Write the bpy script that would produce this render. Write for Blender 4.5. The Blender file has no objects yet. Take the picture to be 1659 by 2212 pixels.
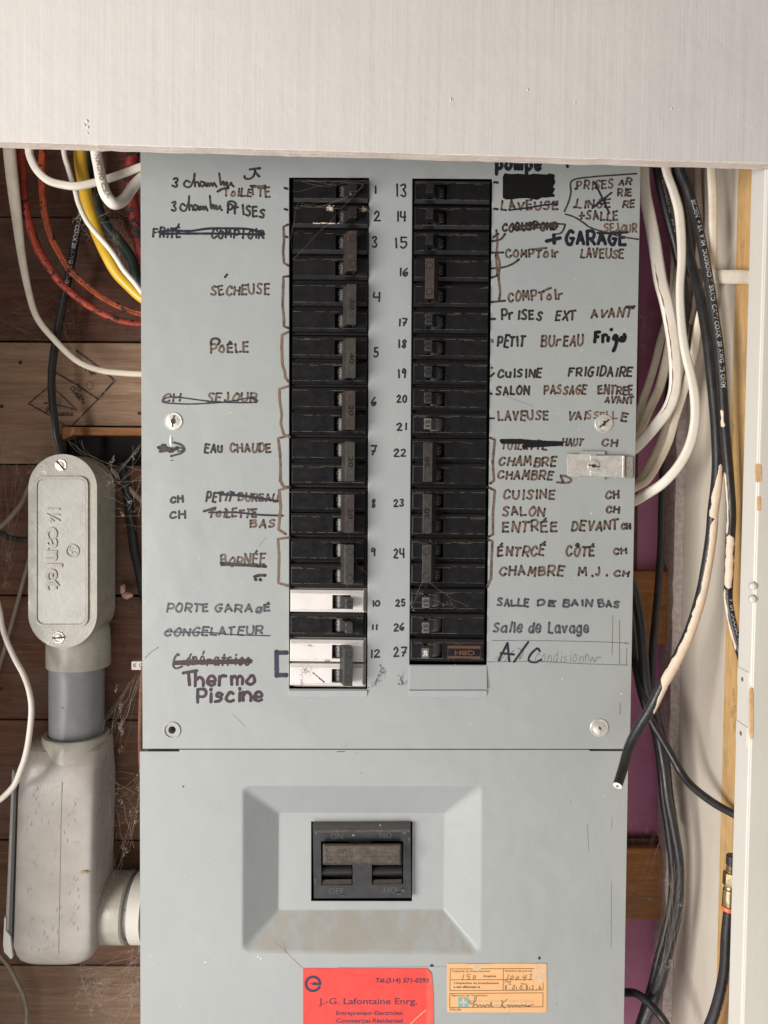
import bpy, bmesh, math, random
from mathutils import Vector, Matrix, noise
from mathutils.geometry import tessellate_polygon
random.seed(7)
SC = bpy.context.scene
COL = SC.collection
PI = math.pi

# ------------------------------------------------------------------ camera
F_PX = 1640.0                 # focal length in units of a 1659-wide frame
CAMY = -0.75
TH, PH = math.radians(2.0), math.radians(0.64)
Fw = Vector((0, math.cos(TH), -math.sin(TH)))
U0 = Vector((0, math.sin(TH), math.cos(TH)))
R0 = Vector((1, 0, 0))
Rv = R0*math.cos(PH) + U0*math.sin(PH)
Uv = -R0*math.sin(PH) + U0*math.cos(PH)
CAMP = Vector((0, CAMY, 0))
cam_d = bpy.data.cameras.new('camera')
cam = bpy.data.objects.new('camera', cam_d)
COL.objects.link(cam)
m = Matrix.Identity(4)
for i in range(3):
    m[i][0], m[i][1], m[i][2], m[i][3] = Rv[i], Uv[i], -Fw[i], CAMP[i]
cam.matrix_world = m
cam_d.sensor_fit = 'HORIZONTAL'
cam_d.sensor_width = 36.0
cam_d.lens = F_PX/1659.0*36.0
cam_d.clip_start = 0.01
cam_d.clip_end = 50
SC.camera = cam

# ------------------------------------------------------------------ light
world = bpy.data.worlds.new("World"); SC.world = world
world.use_nodes = True
bg = world.node_tree.nodes['Background']
bg.inputs[0].default_value = (0.95, 0.96, 1.0, 1)
bg.inputs[1].default_value = 0.175
def area(name, loc, target, sx, sy, power, col):
    l = bpy.data.lights.new(name, 'AREA'); l.shape = 'RECTANGLE'; l.size = sx; l.size_y = sy
    l.energy = power; l.color = col
    o = bpy.data.objects.new(name, l); COL.objects.link(o)
    o.location = loc
    d = Vector(target)-Vector(loc)
    o.rotation_euler = d.to_track_quat('-Z', 'Y').to_euler()
    return o
area('doorway_light', (-1.62, -1.42, -0.36), (0, 0, -0.1), 1.15, 1.0, 60, (1.0, 0.965, 0.92))
area('room_light', (-0.25, -1.3, -1.2), (0, 0, -0.15), 1.4, 0.9, 9, (1.0, 0.97, 0.94))
SC.view_settings.view_transform = 'Standard'
SC.view_settings.look = 'None'
SC.view_settings.exposure = 0.08
SC.view_settings.gamma = 1.0

# ------------------------------------------------------------------ helpers
def W(x, y, Y=0.0):
    """point of the plane at depth Y seen at (x, y)"""
    d = Fw*F_PX + Rv*(x-829.5) - Uv*(y-1106.0)
    return CAMP + d*((Y-CAMY)/d.y)
def PX(Y=0.0):
    return (Y-CAMY)/F_PX

ORIG = {}
class MB:
    def __init__(s):
        s.v = []; s.f = []; s.a = {}; s.mi = []; s.cur = 0; s.sm = []; s.smooth = False
    def add(s, vs, fs, attr=None):
        b = len(s.v)
        s.v += [Vector(p) for p in vs]
        for f in fs:
            s.f.append(tuple(b+i for i in f)); s.mi.append(s.cur); s.sm.append(s.smooth)
        if attr:
            for i, x in enumerate(attr): s.a[b+i] = x
    def box(s, a, b):
        x0, y0, z0 = a; x1, y1, z1 = b
        s.add([(x0,y0,z0),(x1,y0,z0),(x1,y1,z0),(x0,y1,z0),(x0,y0,z1),(x1,y0,z1),(x1,y1,z1),(x0,y1,z1)],
              [(0,3,2,1),(4,5,6,7),(0,1,5,4),(1,2,6,5),(2,3,7,6),(3,0,4,7)])
    def quadfrustum(s, A, B):
        """A, B: four points each (matching order)"""
        s.add(list(A)+list(B), [(0,1,2,3),(7,6,5,4),(0,4,5,1),(1,5,6,2),(2,6,7,3),(3,7,4,0)])
    def plate(s, outer, holes, Y, th):
        loops = [[W(x, y, Y) for x, y in outer]] + [[W(x, y, Y) for x, y in h] for h in holes]
        tris = tessellate_polygon([[Vector((p.x, p.z, 0)) for p in l] for l in loops])
        flat = [p for l in loops for p in l]; n = len(flat)
        back = [p+Vector((0, th, 0)) for p in flat]
        fs = [tuple(t) for t in tris] + [tuple(n+i for i in reversed(t)) for t in tris]
        b = 0
        for l in loops:
            k = len(l)
            for i in range(k):
                j = (i+1) % k
                fs.append((b+i, b+j, n+b+j, n+b+i))
            b += k
        s.add(flat+back, fs)
    def lathe(s, c, axis, prof, n=28, cap=True):
        """prof: (r, h) along axis from c"""
        ax = Vector(axis).normalized()
        t = Vector((0, 0, 1)) if abs(ax.z) < .9 else Vector((1, 0, 0))
        u = ax.cross(t).normalized(); w = ax.cross(u)
        c = Vector(c); vs = []; fs = []
        for r, h in prof:
            for k in range(n):
                a = 2*PI*k/n
                vs.append(c + ax*h + (u*math.cos(a)+w*math.sin(a))*r)
        for i in range(len(prof)-1):
            for k in range(n):
                k2 = (k+1) % n
                fs.append((i*n+k, i*n+k2, (i+1)*n+k2, (i+1)*n+k))
        if cap:
            fs.append(tuple(range(n-1, -1, -1)))
            fs.append(tuple((len(prof)-1)*n+k for k in range(n)))
        s.add(vs, fs)
    def build(s, name, mat, parent=None, bevel=0, seg=2, sharp=None, origin=None, recalc=True, ang=30):
        me = bpy.data.meshes.new(name)
        if origin is None:
            if parent is not None: origin = ORIG[parent.name]
            else:
                xs = [p.x for p in s.v]; ys = [p.y for p in s.v]; zs = [p.z for p in s.v]
                origin = Vector(((min(xs)+max(xs))/2, (min(ys)+max(ys))/2, min(zs)))
        origin = Vector(origin)
        me.from_pydata([p-origin for p in s.v], [], s.f)
        mats = mat if isinstance(mat, list) else [mat]
        for q in mats: me.materials.append(q)
        if len(mats) > 1: me.polygons.foreach_set('material_index', s.mi)
        if s.a:
            at = me.attributes.new('ink', 'FLOAT', 'POINT')
            at.data.foreach_set('value', [s.a.get(i, 0.0) for i in range(len(s.v))])
        me.polygons.foreach_set('use_smooth', s.sm)
        if recalc:
            bm = bmesh.new(); bm.from_mesh(me)
            bmesh.ops.recalc_face_normals(bm, faces=bm.faces)
            bm.to_mesh(me); bm.free()
        if sharp: me.set_sharp_from_angle(angle=math.radians(sharp))
        o = bpy.data.objects.new(name, me); COL.objects.link(o)
        if parent is not None:
            o.parent = parent
            o.location = origin-ORIG[parent.name]
        else:
            o.location = origin
        ORIG[o.name] = origin
        if bevel:
            md = o.modifiers.new('bevel', 'BEVEL'); md.width = bevel; md.segments = seg
            md.limit_method = 'ANGLE'; md.angle_limit = math.radians(ang)
            md.harden_normals = False
        return o
def thing(name, label, cat, loc, group=None):
    o = bpy.data.objects.new(name, None); COL.objects.link(o)
    o.empty_display_size = 0.01
    o.location = loc; ORIG[o.name] = Vector(loc)
    o['label'] = label; o['category'] = cat
    if group: o['group'] = group
    return o
def tag(o, label, cat, group=None, kind=None):
    o['label'] = label; o['category'] = cat
    if group: o['group'] = group
    if kind: o['kind'] = kind
    return o
def structure(o):
    o['kind'] = 'structure'; return o

def rrect(x0, y0, x1, y1, r, n=5):
    p = []
    for cx, cy, a0 in ((x1-r, y0+r, -90), (x1-r, y1-r, 0), (x0+r, y1-r, 90), (x0+r, y0+r, 180)):
        for k in range(n+1):
            a = math.radians(a0+90*k/n)
            p.append((cx+r*math.cos(a), cy+r*math.sin(a)))
    return p
def catmull(pts, n=8):
    if len(pts) < 3:
        a, b = Vector(pts[0]), Vector(pts[-1])
        return [a.lerp(b, i/n) for i in range(n+1)]
    P = [Vector(p) for p in pts]
    P = [P[0]*2-P[1]] + P + [P[-1]*2-P[-2]]
    out = []
    for i in range(1, len(P)-2):
        for k in range(n):
            t = k/n
            a, b, c, d = P[i-1], P[i], P[i+1], P[i+2]
            out.append(0.5*((2*b)+(c-a)*t+(2*a-5*b+4*c-d)*t*t+(3*b-a-3*c+d)*t*t*t))
    out.append(P[-2].copy())
    return out

# ------------------------------------------------------------------ materials
def nodes(name):
    mt = bpy.data.materials.new(name); mt.use_nodes = True
    nt = mt.node_tree; b = nt.nodes['Principled BSDF']
    return mt, nt, b
def rgb(c): return (c[0], c[1], c[2], 1)
def nz(nt, scale, detail=4, rough=.6, mapsc=None, co='Object'):
    tc = nt.nodes.new('ShaderNodeTexCoord'); n = nt.nodes.new('ShaderNodeTexNoise')
    n.inputs['Scale'].default_value = scale; n.inputs['Detail'].default_value = detail
    n.inputs['Roughness'].default_value = rough
    if mapsc:
        mp = nt.nodes.new('ShaderNodeMapping'); mp.inputs['Scale'].default_value = mapsc
        nt.links.new(tc.outputs[co], mp.inputs[0]); nt.links.new(mp.outputs[0], n.inputs[0])
    else: nt.links.new(tc.outputs[co], n.inputs[0])
    return n
def ramp(nt, src, lo, hi, c0=(0,0,0), c1=(1,1,1)):
    r = nt.nodes.new('ShaderNodeValToRGB')
    r.color_ramp.elements[0].position = lo; r.color_ramp.elements[1].position = hi
    r.color_ramp.elements[0].color = rgb(c0); r.color_ramp.elements[1].color = rgb(c1)
    nt.links.new(src, r.inputs[0]); return r
def mixc(nt, fac, a, b):
    mx = nt.nodes.new('ShaderNodeMix'); mx.data_type = 'RGBA'
    for sock, v in ((mx.inputs[0], fac), (mx.inputs[6], a), (mx.inputs[7], b)):
        if hasattr(v, 'is_output'): nt.links.new(v, sock)
        elif isinstance(v, (int, float)): sock.default_value = v
        else: sock.default_value = rgb(v)
    return mx.outputs[2]
def math_(nt, op, a, b=None):
    n = nt.nodes.new('ShaderNodeMath'); n.operation = op
    for i, v in enumerate((a, b)):
        if v is None: continue
        if hasattr(v, 'is_output'): nt.links.new(v, n.inputs[i])
        else: n.inputs[i].default_value = v
    n.use_clamp = False
    return n.outputs[0]
def bump(nt, b, src, strength, dist):
    bp = nt.nodes.new('ShaderNodeBump'); bp.inputs['Strength'].default_value = strength
    bp.inputs['Distance'].default_value = dist
    nt.links.new(src, bp.inputs['Height'])
    prev = b.inputs['Normal'].links
    if prev: nt.links.new(prev[0].from_socket, bp.inputs['Normal'])
    nt.links.new(bp.outputs[0], b.inputs['Normal'])
def up_dust(nt, col, dust, lo=0.35, hi=0.9, scale=900, amt=1.0):
    """dust lies on faces that look upward"""
    g = nt.nodes.new('ShaderNodeNewGeometry'); sp = nt.nodes.new('ShaderNodeSeparateXYZ')
    nt.links.new(g.outputs['True Normal'], sp.inputs[0])
    r = ramp(nt, sp.outputs[2], lo, hi)
    n = nz(nt, scale, 5, .7); r2 = ramp(nt, n.outputs[0], .35, .62)
    f = math_(nt, 'MULTIPLY', r.outputs[0], r2.outputs[0])
    f = math_(nt, 'MULTIPLY', f, amt)
    return mixc(nt, f, col, dust)
def simple(name, col, col2=None, rough=.5, metal=0, scale=120, lo=.4, hi=.65, bs=0, bd=.0005, bscale=400,
           mapsc=None, spec=None, dust=None, dustamt=1.0, specks=None, rvar=0, bmap=None, coat=0):
    mt, nt, b = nodes(name)
    b.inputs['Roughness'].default_value = rough; b.inputs['Metallic'].default_value = metal
    if spec is not None: b.inputs['Specular IOR Level'].default_value = spec
    if coat: b.inputs['Coat Weight'].default_value = coat; b.inputs['Coat Roughness'].default_value = .25
    out = col
    if col2:
        n = nz(nt, scale, 6, .65, mapsc); r = ramp(nt, n.outputs[0], lo, hi)
        out = mixc(nt, r.outputs[0], col, col2)
    if specks:
        scol, ssc, thr = specks
        n = nz(nt, ssc, 2, .5); r = ramp(nt, n.outputs[0], thr, thr+.02)
        out = mixc(nt, r.outputs[0], out, scol)
    if dust: out = up_dust(nt, out, dust, amt=dustamt)
    if hasattr(out, 'is_output'): nt.links.new(out, b.inputs['Base Color'])
    else: b.inputs['Base Color'].default_value = rgb(out)
    if rvar:
        n = nz(nt, scale*1.7, 5, .6)
        r = nt.nodes.new('ShaderNodeMapRange'); nt.links.new(n.outputs[0], r.inputs[0])
        r.inputs[1].default_value = .3; r.inputs[2].default_value = .7
        r.inputs[3].default_value = max(.05, rough-rvar); r.inputs[4].default_value = min(1, rough+rvar)
        nt.links.new(r.outputs[0], b.inputs['Roughness'])
    if bs:
        n = nz(nt, bscale, 5, .6, bmap); bump(nt, b, n.outputs[0], bs, bd)
    return mt

def enclosure_paint(name, dusty=False):
    mt, nt, b = nodes(name)
    b.inputs['Roughness'].default_value = .31
    b.inputs['Specular IOR Level'].default_value = .5
    n = nz(nt, 9, 5, .6); r = ramp(nt, n.outputs[0], .3, .7)
    c = mixc(nt, r.outputs[0], (.338, .357, .352), (.366, .383, .374))
    n = nz(nt, 34, 7, .75); r = ramp(nt, n.outputs[0], .62, .88)
    c = mixc(nt, r.outputs[0], c, (.31, .285, .24))
    n = nz(nt, 900, 3, .5); r = ramp(nt, n.outputs[0], .35, .65)
    c = mixc(nt, math_(nt, 'MULTIPLY', r.outputs[0], .08), c, (.3, .31, .3))
    # fine light and dark flecks
    n = nz(nt, 520, 1, .5); r = ramp(nt, n.outputs[0], .80, .82)
    c = mixc(nt, r.outputs[0], c, (.7, .7, .66))
    n = nz(nt, 460, 2, .5, (1, 1, .3)); r = ramp(nt, n.outputs[0], .835, .85)
    c = mixc(nt, r.outputs[0], c, (.12, .11, .1))
    if dusty:
        n = nz(nt, 42, 5, .62, (1, 1, .55)); r = ramp(nt, n.outputs[0], .40, .56)
        n2 = nz(nt, 1300, 4, .8); r2 = ramp(nt, n2.outputs[0], .25, .7)
        f = math_(nt, 'MULTIPLY', r.outputs[0], r2.outputs[0])
        c = mixc(nt, math_(nt, 'MULTIPLY', f, .8), c, (.34, .275, .205))
        b.inputs['Roughness'].default_value = .8
    nt.links.new(c, b.inputs['Base Color'])
    n = nz(nt, 9, 3, .5); bump(nt, b, n.outputs[0], .45, .007)
    n = nz(nt, 40, 3, .5); bump(nt, b, n.outputs[0], .25, .0015)
    n = nz(nt, 55, 6, .75); rr = nt.nodes.new('ShaderNodeMapRange'); nt.links.new(n.outputs[0], rr.inputs[0]); rr.inputs[1].default_value = .3; rr.inputs[2].default_value = .75; rr.inputs[3].default_value = .30; rr.inputs[4].default_value = .42
    if not dusty: nt.links.new(rr.outputs[0], b.inputs['Roughness'])
    n = nz(nt, 1100, 3, .6); bump(nt, b, n.outputs[0], .12, .0002)
    return mt
M_CASE = enclosure_paint('grey_enamel')
M_CASED = enclosure_paint('grey_enamel_dusty', True)

def painted_wood(name, base, dark, stroke_axis=(900, 900, 14), worn=None, ks=1.0):
    mt, nt, b = nodes(name)
    b.inputs['Roughness'].default_value = .42
    n = nz(nt, 3.5, 4, .6); r = ramp(nt, n.outputs[0], .3, .75)
    c = mixc(nt, r.outputs[0], base, dark)
    n = nz(nt, 60, 6, .8); r = ramp(nt, n.outputs[0], .7, .85)
    c = mixc(nt, math_(nt, 'MULTIPLY', r.outputs[0], .5), c, (.42, .38, .33))
    n = nz(nt, 240, 1, .5); r = ramp(nt, n.outputs[0], .86, .88)
    c = mixc(nt, r.outputs[0], c, (.3, .25, .2))
    if worn:
        n = nz(nt, 70, 6, .8, (1, 1, .35)); r = ramp(nt, n.outputs[0], .66, .68)
        c = mixc(nt, r.outputs[0], c, worn)
    nt.links.new(c, b.inputs['Base Color'])
    n = nz(nt, 1, 5, .7, stroke_axis); bump(nt, b, n.outputs[0], .24*ks, .0006)
    n = nz(nt, 1, 2, .6, (stroke_axis[0]*.13, stroke_axis[1]*.13, 2.2)); bump(nt, b, n.outputs[0], .3*ks, .0014)
    n = nz(nt, 11, 4, .6); bump(nt, b, n.outputs[0], .4*ks, .005)
    n = nz(nt, 240, 4, .6); bump(nt, b, n.outputs[0], .25, .0006)
    return mt
M_HEAD = painted_wood('cream_brushed_paint', (.64, .62, .58), (.57, .54, .525))
M_POST = painted_wood('white_trim_paint', (.72, .695, .645), (.65, .62, .565), ks=.3)
M_POST2 = painted_wood('cream_trim_paint', (.68, .645, .57), (.6, .565, .49), ks=.4)
M_SIDE = painted_wood('offwhite_wall_paint', (.70, .645, .55), (.60, .52, .43), (300, 300, 20))

def wood(name, c0, c1, c2, axis='x', rough=.75, bs=.5):
    mt, nt, b = nodes(name); b.inputs['Roughness'].default_value = rough
    b.inputs['Specular IOR Level'].default_value = .3
    oi = nt.nodes.new('ShaderNodeObjectInfo'); tc = nt.nodes.new('ShaderNodeTexCoord')
    ad = nt.nodes.new('ShaderNodeVectorMath'); ad.operation = 'ADD'
    cb = nt.nodes.new('ShaderNodeCombineXYZ')
    for i in range(3): nt.links.new(math_(nt, 'MULTIPLY', oi.outputs['Random'], 7.3+i), cb.inputs[i])
    nt.links.new(tc.outputs['Object'], ad.inputs[0]); nt.links.new(cb.outputs[0], ad.inputs[1])
    def st(scale, sc, d=6):
        mp = nt.nodes.new('ShaderNodeMapping'); mp.inputs['Scale'].default_value = sc
        n = nt.nodes.new('ShaderNodeTexNoise'); n.inputs['Scale'].default_value = scale
        n.inputs['Detail'].default_value = d; n.inputs['Roughness'].default_value = .65
        n.inputs['Distortion'].default_value = .5
        nt.links.new(ad.outputs[0], mp.inputs[0]); nt.links.new(mp.outputs[0], n.inputs[0]); return n
    long = (1, 8, 14) if axis == 'x' else (14, 8, 1)
    n1 = st(9, long); r = ramp(nt, n1.outputs[0], .34, .68)
    c = mixc(nt, r.outputs[0], c0, c1)
    n2 = st(26, long, 8); r = ramp(nt, n2.outputs[0], .5, .72)
    c = mixc(nt, math_(nt, 'MULTIPLY', r.outputs[0], .75), c, c2)
    n3 = st(14, (1, 1, 1.6)); r = ramp(nt, n3.outputs[0], .62, .8)
    c = mixc(nt, math_(nt, 'MULTIPLY', r.outputs[0], .6), c, tuple(x*.35 for x in c0))
    n4 = nz(nt, 11, 6, .7); r = ramp(nt, n4.outputs[0], .48, .74)
    c = mixc(nt, math_(nt, 'MULTIPLY', r.outputs[0], .55), c, (.20, .160, .128))
    n5 = nz(nt, 24, 5, .7); r = ramp(nt, n5.outputs[0], .60, .72)
    c = mixc(nt, math_(nt, 'MULTIPLY', r.outputs[0], .6), c, (.06, .04, .03))
    nt.links.new(c, b.inputs['Base Color'])
    bump(nt, b, n2.outputs[0], bs, .0012)
    return mt
M_WRED = wood('dark_red_plank', (.135, .055, .034), (.065, .027, .019), (.18, .09, .055))
M_WTAN = wood('pale_stained_plank', (.40, .255, .16), (.23, .135, .088), (.46, .32, .21))
M_WBRN = wood('brown_plank', (.21, .098, .057), (.115, .050, .032), (.27, .155, .098))
M_WLOW = wood('greyish_brown_plank', (.31, .19, .12), (.18, .105, .068), (.37, .25, .17))
M_BLOCK = wood('orange_pine', (.40, .17, .055), (.26, .10, .035), (.47, .23, .09))
M_STUD = wood('yellow_pine', (.64, .40, .17), (.50, .28, .10), (.70, .49, .26), axis='z')
M_RAW = simple('raw_pinkish_wood_edge', (.66, .54, .46), (.78, .70, .64), .85, scale=1, mapsc=(25, 300, 400), lo=.35, hi=.6,
               bs=.6, bd=.001, bscale=300, specks=((.42, .29, .22), 300, .76))
M_CHIP = simple('bare_orange_wood_chip', (.62, .36, .16), (.75, .5, .28), .8, scale=150, bs=.7, bscale=500)

M_BLK = simple('black_moulded_plastic', (.0075, .0072, .0078), (.012, .0115, .012), .30, scale=70, rvar=.1, bs=.12, bd=.0003, bscale=900,
               spec=.32, dust=(.12, .095, .075), dustamt=.5, specks=((.32, .27, .22), 640, .80))
M_BLKD = simple('black_breaker_case', (.006, .006, .0065), rough=.5)
M_WHTP = simple('white_moulded_plastic', (.76, .71, .69), (.69, .65, .62), .38, scale=40, bs=.06, bscale=800,
                specks=((.2, .16, .13), 420, .80))
M_WHTB = simple('grey_breaker_case', (.42, .40, .37), rough=.6)
M_TOG = simple('toggle_grey_black', (.034, .033, .031), (.02, .02, .02), .42, scale=300, bs=.15, bscale=1200,
               dust=(.20, .14, .105), dustamt=.9)
M_TOGB = simple('toggle_black', (.012, .011, .011), (.020, .018, .017), .4, scale=300, bs=.2, bscale=1200, dust=(.10, .08, .06))
M_TOGG = simple('toggle_grey', (.13, .128, .12), (.09, .09, .085), .5, scale=300, bs=.15, bscale=1200, dust=(.22, .14, .10))
M_RUST = simple('rusty_brown_tie', (.026, .018, .015), (.075, .034, .024), .62, scale=170, lo=.5, hi=.7, bs=.5, bd=.0006, bscale=700,
                specks=((.4, .28, .22), 500, .76), dust=(.16, .10, .07))
M_BRN = simple('brown_plastic_tie', (.045, .031, .027), (.065, .042, .036), .5, scale=140, bs=.2, bscale=700, dust=(.14, .09, .07))
M_TIEG = simple('grey_brown_tie', (.050, .043, .038), (.026, .024, .022), .42, scale=160, bs=.15, bscale=800, dust=(.2, .15, .12))
M_TIEV = simple('greenish_tie', (.030, .031, .026), (.055, .046, .038), .45, scale=160, bs=.2, bscale=800, dust=(.2, .15, .12))
M_MARK = simple('moulded_letter_glint', (.12, .117, .11), rough=.35)  # grey letter colour stands in for light caught by the moulded edges
M_MARKD = simple('dark_moulded_letter', (.008, .008, .008), rough=.35)
M_MARKW = simple('white_print', (.8, .8, .8), rough=.6)
M_COPPER = simple('copper_brown_print', (.11, .042, .024), (.07, .028, .018), .55, scale=700, bs=.3, bscale=1400)
M_METAL = simple('worn_zinc', (.80, .77, .71), (.64, .60, .54), .33, metal=.5, scale=150, rvar=.14, bs=.3, bd=.0004, bscale=500)
M_METALD = simple('dark_screw_slot', (.05, .042, .038), rough=.6, metal=.5)
M_BRASS = simple('brass', (.55, .44, .27), (.36, .27, .15), .35, metal=1, scale=300, bs=.2, bscale=700)
M_CAST = simple('grey_cast_fitting', (.42, .395, .335), (.35, .32, .27), .32, scale=35, rvar=.14, bs=.35, bd=.0006, bscale=320,
                dust=(.27, .21, .155), dustamt=.8, specks=((.26, .22, .18), 260, .79))
M_CASTP = simple('scuffed_cast_plastic', (.42, .385, .345), (.35, .315, .28), .33, scale=30, rvar=.12, bs=.3, bd=.0006, bscale=260,
                 dust=(.17, .115, .075), specks=((.22, .18, .15), 190, .76))
M_PIPE = simple('grey_pvc', (.23, .235, .245), (.27, .265, .27), .45, scale=60, bs=.15, bscale=500, specks=((.12, .09, .07), 90, .74))
M_CREAM = simple('cream_cable_jacket', (.74, .66, .54), (.56, .45, .34), .48, scale=55, lo=.5, hi=.85, bs=.25, bd=.0008, bscale=120,
                 specks=((.34, .2, .11), 220, .76))
M_CREAM2 = simple('white_cable_jacket', (.79, .73, .64), (.66, .57, .46), .45, scale=45, lo=.5, hi=.8, bs=.25, bd=.0008, bscale=120,
                  specks=((.34, .22, .14), 260, .77))
M_DIMC = simple('dusty_cable_jacket', (.36, .29, .23), (.26, .2, .155), .6, scale=55, bs=.3, bscale=200)  # greyish brown jacket varied by noise
M_COAX = simple('black_coax_jacket', (.014, .014, .016), (.026, .025, .026), .38, scale=60, rvar=.1, bs=.3, bd=.0006, bscale=500,
                specks=((.3, .27, .24), 420, .80))
M_GREEN = simple('dark_green_cable', (.006, .020, .015), (.03, .035, .028), .5, scale=90)
M_YEL = simple('yellow_cable_jacket', (.74, .47, .035), (.60, .34, .03), .36, scale=30, bs=.2, bscale=120)
M_ORA = simple('orange_red_jacket', (.50, .060, .024), (.24, .026, .014), .48, scale=70, lo=.35, hi=.6, bs=.8, bd=.0012, bscale=130,
               specks=((.03, .012, .01), 170, .60))
M_ORB = simple('orange_jacket', (.52, .10, .03), (.26, .04, .016), .48, scale=70, bs=.8, bd=.0012, bscale=150,
               specks=((.03, .02, .02), 190, .60))
M_RED = simple('cracked_red_jacket', (.26, .014, .012), (.10, .008, .008), .55, scale=60, bs=1, bd=.002, bscale=110, specks=((.01, .006, .006), 120, .54))
M_GROOVE = simple('groove_grime', (.05, .035, .025), (.12, .085, .06), .8, scale=220)  # dark brown strip drawn along the cable groove
M_OLDP = simple('peeling_cream_paint', (.76, .64, .50), (.70, .56, .43), .6, scale=90, bs=.7, bd=.0008, bscale=220,
                specks=((.30, .23, .18), 330, .72))
M_PRINTG = simple('grey_print_on_jacket', (.42, .42, .42), rough=.6)
M_PRINTB = simple('faded_brown_print', (.30, .235, .19), rough=.7)
M_VIO = simple('violet_sheet', (.46, .17, .32), (.36, .095, .20), .45, scale=9, bs=.3, bd=.002, bscale=30)
M_GYP = simple('broken_gypsum_edge', (.70, .60, .56), (.50, .40, .38), .9, scale=160, bs=1, bd=.002, bscale=260)
M_PLASTC = simple('cream_plastic', (.62, .58, .52), rough=.5)
M_FOAM = simple('pink_foam', (.75, .45, .36), (.6, .34, .27), .95, scale=300, bs=1, bd=.001, bscale=500)
M_REDC = simple('red_card', (.86, .068, .052), (.76, .052, .042), .6, scale=60, specks=((.5, .03, .03), 360, .68), bs=.15, bscale=500)
M_REDC2 = simple('worn_red_card', (.90, .12, .085), (.82, .09, .065), .6, scale=60, bs=.15, bscale=500)
M_NAVY = simple('navy_print', (.035, .032, .075), rough=.6)
M_PEACH = simple('peach_label', (.82, .47, .215), (.78, .43, .19), .6, scale=30, specks=((.6, .33, .16), 120, .74), bs=.12, bscale=400)
M_TORN = simple('torn_label_paper', (.74, .52, .32), (.66, .42, .24), .9, scale=260, bs=.8, bscale=600)
M_PRBR = simple('brown_black_print', (.07, .035, .02), rough=.7)
M_TEAL = simple('teal_print', (.20, .42, .40), rough=.7)
M_TEALF = simple('faded_teal_print', (.50, .45, .30), rough=.7)
M_PEN = simple('ballpoint_ink', (.10, .055, .05), rough=.6)
M_PENCIL = simple('pencil_line', (.13, .135, .14), rough=.6)
M_WEARHL = simple('worn_edge_highlight', (.07, .063, .057), (.18, .15, .125), .6, scale=260)
M_WHTL = simple('grey_moulded_line', (.42, .36, .34), (.55, .5, .48), .6, scale=260)
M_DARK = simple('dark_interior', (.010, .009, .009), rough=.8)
M_SPECK = simple('white_paint_drop', (.8, .8, .76), rough=.5)
M_SCUFF = simple('black_scuff', (.02, .018, .018), rough=.7)
M_STAMP = simple('faded_stamp_ink', (.04, .033, .035), (.24, .165, .11), .8, scale=420, lo=.50, hi=.66)
M_WEB = simple('cobweb_silk', (.40, .33, .27), rough=.9)
M_RUSTL = simple('rust_line', (.22, .10, .05), rough=.8)
M_ORNG = simple('orange_plastic', (.85, .17, .04), rough=.4)

def ink_mat(name, mid, end, lo=.35, hi=.7, amt=.85, rough=.45):
    mt, nt, b = nodes(name); b.inputs['Roughness'].default_value = rough
    at = nt.nodes.new('ShaderNodeAttribute'); at.attribute_name = 'ink'
    n = nz(nt, 260, 4, .6); r = ramp(nt, n.outputs[0], lo, hi)
    f = math_(nt, 'ADD', math_(nt, 'MULTIPLY', at.outputs['Fac'], .9), math_(nt, 'MULTIPLY', r.outputs[0], amt))
    f = math_(nt, 'MINIMUM', f, 1.0)
    nt.links.new(mixc(nt, f, mid, end), b.inputs['Base Color'])
    return mt
INK = {
 'brown': ink_mat('brown_marker', (.17, .110, .082), (.018, .012, .010), lo=.42, hi=.72, amt=.9),
 'dark': ink_mat('black_marker', (.062, .046, .038), (.010, .009, .010)),
 'tan': ink_mat('faded_marker', (.20, .125, .085), (.10, .058, .038), amt=.6),
 'grey': ink_mat('greyish_marker', (.115, .122, .132), (.035, .038, .045)),
 'navy': ink_mat('navy_marker', (.018, .02, .038), (.008, .009, .016)),
 'blue': ink_mat('blue_black_marker', (.018, .019, .034), (.012, .012, .022)),
 'purple': ink_mat('purple_marker', (.050, .018, .024), (.020, .013, .018)),
 'violet': ink_mat('violet_marker', (.035, .025, .07), (.018, .014, .028)),
 'black': ink_mat('solid_black_marker', (.0045, .0045, .005), (.003, .003, .003)),
}

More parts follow.
